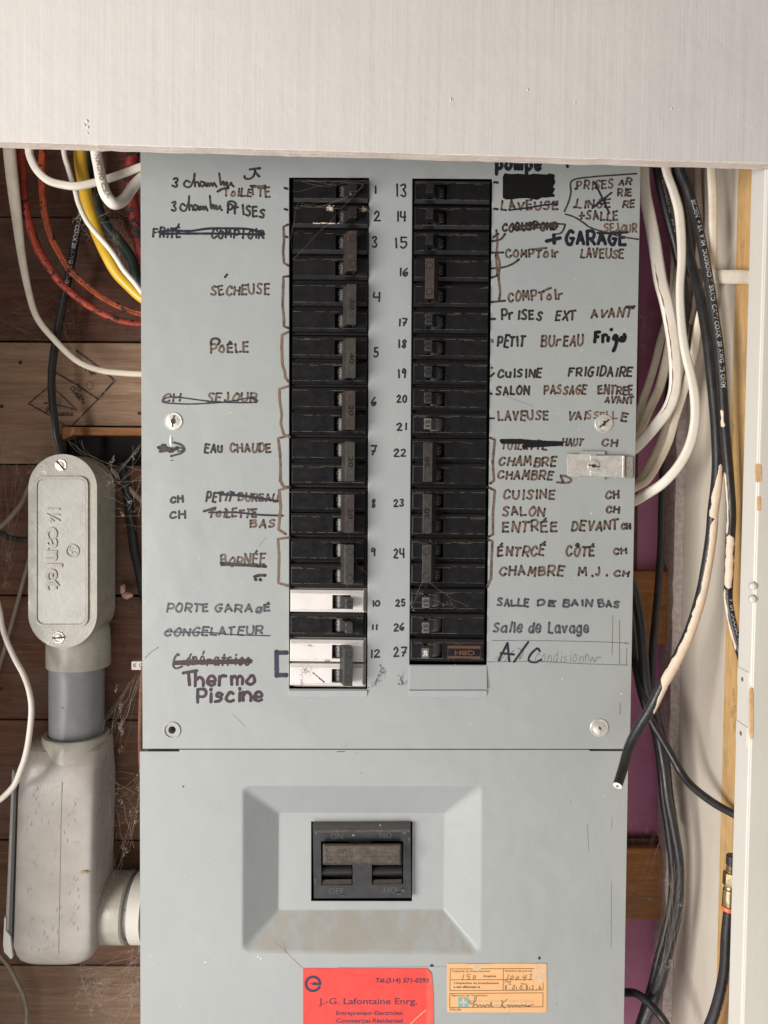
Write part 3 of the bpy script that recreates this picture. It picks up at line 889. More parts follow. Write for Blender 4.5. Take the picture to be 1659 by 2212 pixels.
# drops of paint, dots and scratches
mb = MB()
def disc(mb, x, y, rx, ry, Y, k=9):
    mb.add([W(x, y, Y)]+[W(x+rx*math.cos(2*PI*i/k)*(1+.2*random.uniform(-1, 1)), y+ry*math.sin(2*PI*i/k)*(1+.2*random.uniform(-1, 1)), Y) for i in range(k)],
           [(0, 1+i, 1+(i+1) % k) for i in range(k)])
for x, y, r in ((1342, 1499, 1.6), (1214, 1467, 1.1), (1277, 1109, 1.4), (1256, 757, 1), (1268, 662, .9), (1360, 724, 1), (1220, 833, 1), (1283, 838, 1),
                (1205, 893, 1), (1250, 927, 1), (1241, 1248, 1), (1212, 1201, .9), (1335, 720, .9), (498, 891, 1.1), (1232, 1300, .9), (430, 1205, .8), (740, 480, 0)):
    if r: disc(mb, x, y, r, r, -.00008)
for i in range(60):
    disc(mb, random.uniform(310, 1350), random.uniform(900, 1600), .55, .55, -.00006, 6)
o = mb.build('paint_drop', M_SPECK, cover); o['kind'] = 'stuff'
mb = MB(); mb.smooth = True
c = W(369.3, 952, 0)
vs = []; k = 12
for rr, yo in ((.02, -.0012), (.6, -.001), (1, .0001)):
    for i in range(k):
        a = 2*PI*i/k; vs.append(c+Vector((math.cos(a)*3.2*rr*PX(), yo, math.sin(a)*13*rr*PX())))
fs = [(r*k+i, r*k+(i+1) % k, (r+1)*k+(i+1) % k, (r+1)*k+i) for r in range(2) for i in range(k)]
mb.add(vs, fs); mb.build('paint_drip', M_SPECK, cover)
mb = MB(); YF = -.00007
for i in range(70):
    t = random.random(); a = random.uniform(0, 6.28)
    x = 800+26*math.sin(t*2)+random.gauss(0, 3); y = 1484-46*t+random.gauss(0, 3)
    ribbon(mb, [(x, y), (x+random.uniform(-3, 3), y+random.uniform(-4, 4))], random.uniform(.5, 1.3), YF, False)
for i in range(40):
    x = random.gauss(868, 5); y = random.gauss(1470, 9)
    ribbon(mb, [(x, y), (x+random.uniform(-2, 3), y-random.uniform(0, 5))], random.uniform(.4, 1.1), YF, False)
for x, y in ((609, 1576), (1166, 2070)):
    pass
mb.build('scuff_marks', M_SCUFF, cover)['kind'] = 'stuff'
mb = MB()
for p in (((1324, 1330), (1322, 1415)), ((1354, 1400), (1353, 1437)), ((1340, 1518), (1339, 1543)),):
    ribbon(mb, [p[0], p[1]], 1.3, YF, False)
ribbon(mb, [(313, 1422), (325, 1410), (342, 1398)], 1.5, YF)
mb.build('rust_scratch', M_RUSTL, cover)
mb = MB()
for p in (((1091, 855), (1120, 866), (1153, 878)), ((1083, 2010), (1083, 2012)), ((560, 1180), (575, 1160)), ((1040, 1560), (1041, 1562)), ((1105, 1190), (1109, 1198)), ((500, 1540), (530, 1570))):
    ribbon(mb, list(p), .7, YF)
mb.build('fine_scratch', M_PENCIL, cover)
mb = MB(); YFL = YL-.00008
for p in (((1322, 1765), (1321, 1790)), ((1321, 1904), (1320, 2049)), ((1272, 1840), (1269, 1780)), ((1232, 1730), (1234, 1735)), ((595, 2035), (655, 2092)), ((735, 1845), (736, 1850)),
          ((730, 2090), (1020, 2087))):
    ribbon(mb, list(p), .8 if p[0][0] != 730 else .5, YFL)
ribbon(mb, [(690, 1662), (1000, 1663)], .01, YFL)
mb.build('fine_scratch', M_PENCIL, lower)
mb = MB()
disc(mb, 1165.5, 2069.5, 2.8, 3.6, YFL); disc(mb, 1203, 2169, 1, 1, YFL); disc(mb, 396, 1699, 2.2, 1.8, YFL); disc(mb, 781, 1669, 1, 1.6, YFL)
disc(mb, 933, 2086, 4.5, 3, YFL); disc(mb, 770, 1627, .8, 1, YFL); disc(mb, 770, 1600, 0.8, 1, YFL)
ribbon(mb, [(728, 1624), (745, 1623)], 1.2, YFL)
mb.build('dark_spot', M_SCUFF, lower)
mb = MB()
for x, y in ((557, 2067), (563, 2071), (443, 2079)): disc(mb, x, y, 1.6, 1.4, YFL)
mb.build('paint_drop', M_SPECK, lower)

# ------------------------------------------------------------------ handwriting on the cover
def ink(fn, style, name='handwriting'):
    mb = MB(); fn(mb); return mb.build(name, INK[style], cover, recalc=False)
YI = -.00014
def hand(text, x0, y0, x1, y1, h, style='brown', w=4.5, **k):
    ink(lambda mb: write(mb, text, x0, y0, x1, y1, h, w, **k), style)
def line(pts, w, style, smooth=True, name='handwriting', **k):
    ink(lambda mb: [ribbon(mb, p, w, YI-.0002, smooth, **k) for p in pts], style, name)
D = 'dark'; B = 'brown'
# left side
hand('3', 372, 403, 385, 404, 19, D, 4.6)
def script(mb, ox, oy, sx, sy):
    S = [[(14, 4), (6, 0), (0, 8), (6, 14), (16, 12), (24, -6), (25, -16), (24, -6), (26, 13)], [(26, 6), (32, 3), (36, 13)],
         [(46, 4), (40, 2), (38, 9), (44, 13), (49, 4), (51, 12)], [(54, 13), (56, 5), (60, 12), (63, 5), (67, 12), (70, 5), (76, 14)],
         [(82, -16), (84, -2), (86, 10), (90, 3), (92, 2)], [(92, 4), (94, 11), (97, 4), (101, 5), (100, 11), (106, 10), (110, 4), (112, 10), (116, 13)]]
    for s_ in S: ribbon(mb, [(ox+x*sx, oy+y*sy) for x, y in s_], 4.3, YI)
ink(lambda mb: script(mb, 397, 390, .93, 1.0), D)
ink(lambda mb: [ribbon(mb, [(539, 366), (551, 364.5), (562, 363.5)], 5, YI), ribbon(mb, [(550, 368), (553, 374), (560, 381.5)], 5, YI),
                ribbon(mb, [(551, 372), (546, 382), (538, 386.5), (529, 385), (528, 380)], 4.6, YI)], D)
line([[(469.5, 414), (480, 408), (493, 405)]], 5, D)
hand('ToiLE', 484, 424, 544, 423, 16, B, 4.4)
hand('TTE', 542, 421, 586, 428, 22, B, 4.4)
line([[(543, 403), (556, 403), (573, 401.5)]], 5.2, B)
hand('3', 371, 456, 382, 456, 20, D, 4.6)
ink(lambda mb: script(mb, 389, 440, .78, 1.1), D)
hand('PrISES', 492, 460, 573, 471, 21, D, 4.8)
line([[(492, 446), (493, 437), (502, 435), (509, 441), (505, 449)]], 5, D)
hand('FRITÉ', 331, 513, 392, 513, 20, D, 4.6)
hand('COMPTOIR', 457, 514, 571, 514, 20, D, 4.6)
ink(lambda mb: [disc(mb, x, 505.5, 2.4, 2.4, YI) for x in (408, 425, 440)], D)
line([[(342, 501), (370, 498), (410, 499), (448, 494), (488, 493.5), (537, 495), (570, 505)], [(346, 505), (420, 504.5), (500, 505), (570, 507)]], 5, 'blue', name='strike_through')
for y in (407, 452.5, 511.5): line([[(614.5, y-1), (620.5, y+1)]], 5, D)
line([[(622, 485), (612, 490), (613, 520), (611, 545), (613, 568), (623, 574)]], 4.8, B, False, 'bracket')
hand('SECHEUSE', 456.5, 638, 584, 634, 21, B, 4.6)
line([[(485.5, 599), (490.5, 592.5)]], 4.5, D)
line([[(622.8, 596.8), (612, 597.8), (611, 631), (610, 660), (613, 689.6), (613, 705), (623.8, 709)]], 5.2, B, False, 'bracket')
hand('PoÊLE', 456, 762, 539, 760, 20, B, 4.8)
line([[(455, 742), (457, 734), (466, 731), (474, 736), (471, 744)]], 5, D)
line([[(622.8, 717), (609, 723.8), (608, 748), (609.5, 788), (614.7, 803), (616, 816), (623, 825)]], 5.6, 'tan', False, 'bracket')
hand('CH', 351, 868, 391, 868, 17, B, 4.5)
hand('SEJOUR', 447, 868, 555, 868, 20, B, 4.5)
line([[(392.4, 859), (365, 858), (351.5, 864), (357, 870), (402, 872.7), (441, 871.7), (482, 868.8), (519, 863), (548.6, 857)],
      [(392.4, 859), (445, 866), (480, 869), (539, 869.8), (555.5, 866.8), (549, 861), (539, 861)]], 3, 'blue', name='strike_through')
line([[(343, 968), (362, 969), (384, 969.5)], [(341, 966.5), (352, 965), (373, 972)], [(345, 975), (368, 973), (381, 970)], [(350, 961.5), (357, 962)], [(366, 976), (373, 975)]], 6, D)
line([[(380, 965), (398, 970)], [(384, 975), (396, 973)]], 3.4, D)
line([[(375.7, 956), (391, 961), (398, 971), (390, 979), (369, 985.5)]], 4.8, D)
line([[(368, 995), (375, 993.8)]], 1.4, D)
hand('EAu', 442, 978, 481, 977, 20, D, 4.8)
hand('CHAUDE', 498, 976, 587, 977, 19, B, 4.8)
line([[(623.8, 833.6), (603.3, 840.5), (603.3, 861), (608, 896), (606, 915.7), (612, 938), (626, 944)]], 5, 'tan', False, 'bracket')
line([[(623.8, 941), (600.4, 947), (604.3, 978), (605.3, 1007.5), (605.3, 1038.7), (612, 1051.4), (626, 1052.4)]], 5.2, B, False, 'bracket')
line([[(624.8, 1052.4), (602.3, 1059), (606, 1095), (601.3, 1144), (617, 1154)]], 5.4, 'tan', False, 'bracket')
hand('CH', 368, 1085, 397, 1085, 13, D, 5)
hand('CH', 368, 1120, 402, 1120, 16, D, 5)
hand('PETIT', 445, 1084, 503, 1081, 20, D, 4.8)
hand('BUREAU', 515, 1081, 600, 1083, 17, B, 4.6)
line([[(470, 1066), (519, 1069), (560, 1075), (601, 1082)], [(474, 1069), (520, 1072), (562, 1078), (600, 1084)]], 2.8, 'blue', name='strike_through')
line([[(440, 1104.5), (452, 1101), (465, 1097)]], 5.5, D)
hand('ToiLETTE', 452, 1117, 555, 1117, 18, B, 4.8)
line([[(451, 1107), (509.5, 1107), (558, 1112), (611, 1114)]], 4.2, 'blue', name='strike_through')
hand('BAS', 541, 1139, 596, 1138, 16, B, 4.8)
hand('BORNÉE', 478, 1222, 574, 1218, 22, B, 4.4)
line([[(477, 1216), (520, 1220), (574, 1224)], [(480, 1219), (530, 1221), (560, 1223)]], 6.5, D, name='strike_through')
line([[(549, 1246), (560, 1243), (573, 1243)], [(551, 1251), (553, 1253)], [(561, 1251), (563, 1253.5)]], 6.5, D)
line([[(624.7, 1161), (600, 1164.5), (602.5, 1200), (601, 1259.5), (623.5, 1266)]], 5.4, 'tan', False, 'bracket')
hand('PORTE', 361, 1321, 452, 1321, 18, 'grey', 4.8)
hand('GARA', 465, 1321, 546, 1321, 16, 'grey', 4.8); hand('gÉ', 553, 1319, 586, 1321, 13, 'grey', 4.8)
hand('CONGELATEUR', 355, 1373, 569, 1370, 17, 'grey', 4.8)
line([[(359, 1365), (410, 1366), (460, 1367), (500, 1371), (583, 1373.5)]], 2.2, 'blue', name='strike_through')
line([[(386, 1416), (383, 1413), (376, 1424), (374, 1438), (380, 1444), (393, 1440)]], 4, D)
hand('énératrice', 402, 1437, 541, 1436, 24, D, 4)
line([[(378, 1432), (440, 1430.5), (500, 1429.5), (541, 1428.5)]], 10.5, 'purple', name='strike_through')
line([[(619.9, 1410), (597, 1410)], [(597, 1407), (597.6, 1461)], [(597, 1458.5), (619, 1458.5)]], 9.5, 'violet', False, 'bracket')
hand('hermo', 421, 1482, 553, 1478, 31, 'purple', 7.0, jit=.02, xs=1.0)
line([[(395, 1454), (425, 1449)], [(407, 1456), (409, 1480)]], 6.8, 'purple', False)
hand('Piscine', 427, 1517, 568, 1514, 31, 'purple', 7.0, jit=.02, xs=1.0)
# numbers between the columns
for t, x0, y0, x1, h in (('1', 807, 418, 815, 19), ('2', 809, 478, 824, 24), ('3', 805, 535, 817, 27), ('4', 807, 651, 824, 23), ('5', 808, 772, 820, 22),
                         ('6', 803, 877, 815, 22), ('7', 801, 984, 816, 23), ('8', 804, 1097, 812, 20), ('9', 801, 1201, 814, 20),
                         ('10', 804, 1310, 822, 14), ('11', 803, 1361, 816, 13), ('12', 800, 1421, 824, 19),
                         ('13', 855, 426, 882, 30), ('14', 857, 479, 879, 24), ('15', 852, 537, 885, 26), ('16', 862, 597, 885, 20), ('17', 861, 705, 881, 18),
                         ('18', 859, 752, 880, 20), ('19', 859, 817, 880, 22), ('20', 858, 870, 881, 18), ('21', 858, 930, 880, 18),
                         ('22', 852, 987, 880, 18), ('23', 851, 1095, 875, 18), ('24', 851, 1206, 876, 22), ('25', 855, 1310, 878, 17),
                         ('26', 852, 1363, 876, 17), ('27', 851, 1419, 881, 22)):
    hand(t, x0, y0-.05*h, x1-.06*(x1-x0), y0-1-.05*h, h*.9, 'blue', 3.9, jit=.01)
# right side
hand('pompe', 1073, 365, 1172, 367, 36, 'navy', 8, jit=.02)
line([[(1224, 352), (1226, 361)]], 6, 'navy', False)
ink(lambda mb: mb.add([W(x, y, YI) for x, y in ((1086, 382), (1090, 374), (1104, 376), (1118, 375), (1132, 376), (1140, 378), (1152, 375), (1166, 376), (1184, 377), (1184, 374),
    (1198, 377), (1197, 385), (1200, 394), (1195, 402), (1194, 414), (1191, 416), (1190, 424), (1184, 427), (1170, 427), (1161, 432), (1150, 430), (1138, 428), (1124, 428), (1106, 431), (1090, 431), (1093, 420), (1092, 408), (1094, 400), (1088, 398), (1089, 388))],
    [(0, 29, 28, 27, 26, 25), (0, 25, 24, 23, 22, 21, 20, 19, 18, 17, 16, 15, 14, 13, 12, 11, 10, 9, 8, 7, 6, 5, 4, 3, 2, 1)]), 'black', 'blacked_out_patch')
line([[(1088, 384+i*4.6), (1140, 382+i*4.8), (1196-2*(i % 3), 381+i*4.6)] for i in range(10)], 6, 'black', name='blacked_out_patch')
line([[(1067, 393.5), (1075, 394.5)], [(1067, 451), (1075, 452)]], 5, D)
hand('LAVEUSE', 1083, 453, 1208, 453, 19, B, 4.6)
line([[(1100, 454), (1139, 449), (1175, 443), (1204, 440)]], 3.8, 'blue', name='strike_through')
hand('COQUSPOND', 1086, 499, 1205, 496, 17, D, 4.8)
line([[(1106, 492), (1150, 487), (1214, 484), (1219, 490), (1212, 503), (1200, 506)], [(1108, 496), (1150, 493), (1205, 489)], [(1108, 490), (1150, 485), (1208, 483)]], 3.6, D, name='strike_through')
line([[(1375, 375), (1320, 379), (1280, 382), (1236, 390), (1233, 416), (1228, 436), (1219, 457)],
      [(1221, 462.6), (1240, 468.7), (1260, 481), (1274, 491), (1300, 500), (1341, 511), (1379, 517)]], 3.4, D, name='outline')
hand('.PRISES', 1240, 409, 1326, 406, 18, B, 4.2); hand('AR', 1337, 399, 1364, 398, 13, B, 4.4); hand('RIE', 1335, 423, 1365, 423, 15, B, 4.4)
hand('.LINGE', 1236, 449, 1320, 448, 18, B, 4.4); hand('RE', 1346, 448, 1372, 450, 15, B, 4.2)
hand('+SALLE', 1251, 474, 1336, 476, 18, B, 4.6); hand('SEJOUR', 1306, 501, 1376, 502, 17, 'tan', 4)
line([[(1284, 394), (1300, 426), (1316, 461)], [(1321, 416), (1301, 432), (1279, 450)]], 4, 'blue', name='strike_through')
line([[(1196, 507), (1197, 526)], [(1180, 521), (1210, 514)]], 8, 'navy', False)
hand('GARAGE', 1223, 527, 1355, 529, 30, 'navy', 7.4, jit=.03)
line([[(1290, 503), (1320, 504), (1355, 502)]], 5, 'navy')
hand('COMPToIr', 1094, 556, 1211, 555, 18, B, 4.6); line([[(1150, 539), (1165, 537), (1180, 536)]], 4.5, B)
hand('LAVEUSE', 1255, 556, 1348, 558, 19, B, 4.6)
line([[(1072, 497), (1074, 522), (1073, 545), (1079, 569), (1077, 599), (1080, 631), (1078, 647)], [(1071, 550), (1074, 594)]], 4.6, B, name='bracket')
line([[(1062, 546), (1087, 545.5)], [(1061.5, 580), (1089, 577), (1109, 569), (1121, 560)], [(1061.5, 600), (1075, 595)], [(1060.5, 652.6), (1091, 649.6)],
      [(1063, 521), (1081, 517), (1091, 505)], [(1065, 513), (1076, 505)]], 4.4, D, name='bracket')
hand('COMPToIr', 1098, 651, 1219, 646, 20, B, 4.6); line([[(1173, 629), (1182, 625), (1190, 622)]], 4.6, B)
hand('PrISES', 1084, 690, 1172, 691, 21, D, 4.8); hand('EXT', 1200, 692, 1244, 691, 20, D, 4.8); hand('AVANT', 1278, 686, 1366, 684, 19, B, 4.8)
line([[(1352, 663), (1371, 662)]], 5, D)
line([[(1060.5, 689), (1069, 689)]], 5, D)
hand('PETIT', 1075, 749, 1134, 747, 24, D, 5); hand('BUrEAU', 1170, 748, 1260, 746, 22, B, 4.8)
hand('Fr', 1285, 739, 1316, 739, 23, 'black', 7.5, jit=.01); line([[(1313, 737), (1314, 728)], [(1320, 711), (1320.5, 713)]], 7.5, 'black')
line([[(1329, 724), (1325, 732), (1332, 733), (1332, 724), (1331, 742), (1326, 756), (1324, 758)], [(1343, 728), (1339, 735), (1347, 736), (1350, 728), (1348, 722)]], 7.5, 'black')
ink(lambda mb: [ribbon(mb, [(1060+random.uniform(0, 2), 733+i*2), (1066, 734+i*2)], 1.4, YI, False) for i in range(4)], D)
hand('CuISINE', 1076, 815, 1171, 815, 18, D, 4.7); hand('FRIGIDAIRE', 1228, 812, 1366, 812, 20, D, 4.7)
line([[(1060, 813), (1067, 806)], [(1062, 794.5), (1063, 794.8)]], 4.4, D)
hand('SALON', 1072, 853, 1144, 851, 18, D, 4.8); hand('PASSAGE', 1176, 851, 1267, 851, 19, B, 4.6)
hand('ENTREE', 1293, 850, 1368, 853, 19, B, 4.8); hand('AVANT', 1307, 869, 1369, 872, 14, B, 4.4)
line([[(1059, 850), (1062, 851)], [(1059, 904), (1067, 903.5)]], 4.6, D)
hand('LAVEUSE', 1077, 907, 1186, 907, 19, B, 4.7); hand('VAI', 1228, 906, 1266, 906, 19, B, 4.6); hand('SSELL', 1268, 905, 1334, 904, 17, 'tan', 3.4)
hand('E', 1342, 908, 1357, 908, 19, B, 4.8)
hand('TOILETTE', 1083, 970, 1182, 970, 18, B, 4.4)
line([[(1082, 952), (1120, 952), (1160, 955), (1214, 957)], [(1084, 955), (1140, 956), (1213, 958)], [(1130, 964), (1170, 962), (1212, 959.5)]], 7.5, 'black', name='strike_through')
hand('HAUT', 1215, 963, 1259, 963, 16, B, 4.2); hand('CH', 1301, 964, 1335, 964, 15, B, 4.5)
hand('CHAMBRE', 1078, 1005, 1203, 1007, 19, B, 4.8); hand('CHAMBRE', 1076, 1034, 1195, 1035, 18, B, 4.8)
line([[(1211, 1027), (1226, 1030), (1234, 1038), (1224, 1043), (1203, 1042)], [(1211, 1029), (1216, 1041)]], 4.6, B)
line([[(1058.5, 945.8), (1068.6, 949.9), (1064, 998), (1066.6, 1038.6), (1058.5, 1044.7)]], 5.2, B, False, 'bracket')
hand('CUISINE', 1088, 1078, 1200, 1077, 20, B, 4.8); hand('CH', 1309, 1077, 1338, 1077, 16, B, 5)
hand('SALON', 1086, 1114, 1177, 1114, 20, B, 4.8); hand('CH', 1310, 1107, 1338, 1107, 13, B, 5)
hand('ENTRÉE', 1086, 1148, 1206, 1148, 23, B, 5); hand('DEVANT', 1235, 1146, 1337, 1143, 22, B, 5); hand('CH', 1343, 1143, 1363, 1143, 12, B, 5)
hand('ÉNTRCÉ', 1076, 1201, 1178, 1199, 21, B, 5); hand('CÔTÉ', 1224, 1201, 1286, 1201, 20, B, 5); hand('CH', 1325, 1196, 1355, 1196, 12, B, 5)
hand('CHAMBRE', 1079, 1243, 1219, 1243, 20, B, 5); hand('M.J.', 1250, 1243, 1312, 1245, 20, B, 4.8); hand('CH', 1327, 1244, 1359, 1244, 13, B, 5)
line([[(1052.5, 1051.7), (1068.6, 1059.8), (1064.5, 1108), (1064.5, 1154.7), (1054, 1160)]], 5.2, B, False, 'bracket')
line([[(1053, 1166), (1063.5, 1168.8), (1061.5, 1209), (1060.5, 1249.5), (1052, 1268)]], 5.2, B, False, 'bracket')
hand('SALLE', 1075, 1309, 1143, 1309, 16, 'grey', 4.8); hand('DE', 1162, 1308, 1201, 1309, 13, 'grey', 5)
hand('BAIN', 1216, 1310, 1280, 1309, 15, 'grey', 5); hand('BAS', 1294, 1311, 1339, 1313, 15, 'grey', 5)
hand('Salle', 1066, 1365, 1129, 1365, 23, 'grey', 4.8); hand('de', 1142, 1366, 1170, 1366, 24, 'grey', 4.8); hand('Lavage', 1185, 1366, 1274, 1366, 24, 'grey', 4.8)
line([[(1062.5, 1383.7), (1200, 1384.5), (1347, 1388.7), (1349, 1391)], [(1054, 1429), (1060, 1430), (1160, 1429), (1260, 1434), (1357, 1437)], [(1338, 1340), (1338, 1434)]], .8, 'grey', name='pencil_line')
line([[(1096, 1389), (1077, 1427)], [(1096, 1389), (1100, 1429)], [(1081, 1411), (1110, 1414)], [(1141, 1387), (1110, 1430)]], 4.6, 'navy', False)
line([[(1166, 1407), (1160, 1401), (1146, 1414), (1142, 1427), (1156, 1431), (1169, 1425)]], 4.6, 'navy')
hand('Condisionn', 1155, 1431, 1275, 1430, 24, 'grey', .75)
line([[(1275, 1430), (1280, 1420), (1284, 1430), (1290, 1420), (1298, 1421)], [(1070, 1424), (1095, 1400)], [(1080, 1428), (1100, 1404)], [(1090, 1428), (1110, 1404)], [(1127, 1402), (1122, 1425), (1130, 1408), (1118, 1400)]], .75, 'grey', name='pencil_line')

# ------------------------------------------------------------------ breakers
left_tops = [385, 440, 496.7, 552.5, 609.7, 666, 724, 779.5, 835.7, 889.7, 945.7, 999.7, 1056, 1108, 1163.3, 1218.7, 1274.3, 1326, 1382, 1434.3]
right_tops = [390, 445, 500, 558, 614, 670.7, 727.3, 782.3, 838, 893, 949, 1003, 1058, 1112, 1165.3, 1218.7, 1274.3, 1328.3, 1382.7]
YC = -.0035
class Frame:
    def __init__(s, xe, yt, side):
        s.o = W(xe, yt, YC); s.side = side; s.s = PX(YC); s.r = random.uniform(-.002, .002)
    def p(s, u, v, Y):
        return Vector((s.o.x+s.side*u*s.s, Y, s.o.z-v*s.s-s.r*u*s.s))
def rect(f, u0, v0, u1, v1, Y): return [f.p(u0, v0, Y), f.p(u1, v0, Y), f.p(u1, v1, Y), f.p(u0, v1, Y)]
def cap_mesh(f):
    mb = MB(); us = [2.5, 92, 131.5, 158.5]; vs_ = [7, 10, 40, 41.2]
    grid = [f.p(u, v, YC) for v in vs_ for u in us]
    fs = [(r*4+c, r*4+c+1, r*4+c+5, r*4+c+4) for r in range(3) for c in range(3) if not (r == 1 and c == 1)]
    mb.add(grid, fs)
    o_ = rect(f, 0, 0, 161, 48.2, -.0008); k = len(mb.v)
    mb.v += o_
    bk = rect(f, 0, 0, 161, 48.2, .0065); mb.v += bk
    top = [0, 1, 2, 3]; bot = [12, 13, 14, 15]
    q = [(k, k+1, 3, 2, 1, 0), (k+3, 12, 13, 14, 15, k+2), (k, 0, 4, 8, 12, k+3), (k+1, k+2, 15, 11, 7, 3)]
    q += [(k+i, k+(i+1) % 4, k+4+(i+1) % 4, k+4+i) for i in range(4)]
    w = len(mb.v); mb.v += [f.p(92, 10, .006), f.p(131.5, 10, .006), f.p(131.5, 40, .006), f.p(92, 40, .006)]
    h = [5, 6, 10, 9]
    q += [(h[i], h[(i+1) % 4], w+(i+1) % 4, w+i) for i in range(4)] + [(w, w+1, w+2, w+3), (k+4, k+5, k+6, k+7)]
    for t in q: mb.f.append(t); mb.mi.append(0); mb.sm.append(False)
    return mb
def text_frame(mb, f, s, cu, cv, ln, h, Y, rot, bold=.01, fn=None):
    """centre (cu, cv); ln along the text; rot: image rotation of text in quarter turns clockwise"""
    vs, fs, a0, a1, b0, b1 = text_geo(s, bold); out = []
    for x, y in vs:
        u = ((x-a0)/(a1-a0)-.5)*ln; v = -((y-b0)/(b1-b0)-.5)*h
        if rot == 1: u, v = -v, u
        elif rot == 2: u, v = -u, -v
        elif rot == 3: u, v = v, -u
        uu = cu+u*f.side
        out.append(f.p(uu, cv+v, fn(uu) if fn else Y))
    mb.add(out, fs)
def pole(f, root, white, lever_mat, rating, tie, capm):
    flag27 = white is None
    cap_mesh(f).build('case_front', capm, root, bevel=.0005, seg=3)
    mb = MB()
    mb.quadfrustum(rect(f, -2.5, -2.4, 166, 54.9 if white else 52.8, .0058), rect(f, -2.5, -2.4, 166, 54.9 if white else 52.8, .043))
    mb.build('case_body', M_WHTB if white else M_BLKD, root, bevel=.0004)
    mb = MB(); rn = random.Random(int(f.o.z*9973)+int(f.o.x*100))
    for v_ in (6.6, 41.6, 9.0):
        u = 2
        while u < 156:
            l_ = rn.uniform(4, 34)
            if rn.random() < (.75 if v_ != 9 else .25):
                w_ = rn.uniform(.18, .42)
                mb.add(rect(f, u, v_-w_, min(u+l_, 159), v_+w_, YC-.00008 if v_ == 9 else YC+.00001), [(0, 1, 2, 3)])
            u += l_+rn.uniform(1, 14)
    mb.build('worn_edge', M_WHTL if white else M_WEARHL, root, recalc=False)  # thin streaks drawn for both edge wear and highlights on the chamfers
    # rocker barrel
    rr = 21*f.s; yc = .0083; uc = 112
    def yb(u): return yc-math.sqrt(max(0, rr*rr-((u-uc)*f.s)**2))
    mb = MB(); mb.smooth = True; k = 16; V = []
    for i in range(k+1):
        u = 93+(130.5-93)*i/k
        V += [f.p(u, 11.5, yb(u)), f.p(u, 38.8, yb(u))]
    mb.add(V, [(2*i, 2*i+1, 2*i+3, 2*i+2) for i in range(k)])
    for vv in (11.5, 38.8):
        b0 = len(mb.v); ring = [f.p(93+37.5*i/k, vv, yb(93+37.5*i/k)) for i in range(k+1)]
        mb.v += ring; mb.f.append(tuple(range(b0, b0+k+1))); mb.mi.append(0); mb.sm.append(False)
    bar = mb.build('rocker', M_TOGG if lever_mat is M_TOGG else M_TOG if rating != '' or white else M_TOGB, root, sharp=40)
    mb = MB(); text_frame(mb, f, 'ON', 102.5, 25, 18, 10, 0, 1 if f.side > 0 else 3, .03, fn=lambda u: yb(u)-.00012)
    mb.build('lettering', M_MARK, bar)
    # lever
    tip = -.0152 if not tie else -.0135
    mb = MB(); mb.quadfrustum(rect(f, 122, 13.6, 138, 36.6, tip), rect(f, 110, 13.6, 129, 36.4, .001))
    lv = mb.build('toggle', lever_mat, root, bevel=.0006, seg=2)
    if not tie:
        mb = MB(); c = f.p(130, 25, tip-.0002)
        if rating:
            text_frame(mb, f, rating, 130, 25, 12.5, 8.5, tip-.00015, 3, .02)
            mb.build('lettering', M_MARKW if rating == '20' and f.side < 0 and white is None else M_MARKD, lv)
        mb = MB()
        if flag27: return
        mb.lathe(f.p(130, 25, tip), (0, -1, 0), [(6.9*f.s, -.0001), (7.2*f.s, .00012), (7.6*f.s, .00012), (7.8*f.s, -.0001)], 20, cap=False)
        mb.build('ring', M_MARKD, lv)
def edges(col, y):
    t = (y-385)/1050.0
    return (633-7.3*t) if col == 0 else (1059.5-13.2*t)
GRP = 'circuit breakers plugged into the grey panel'
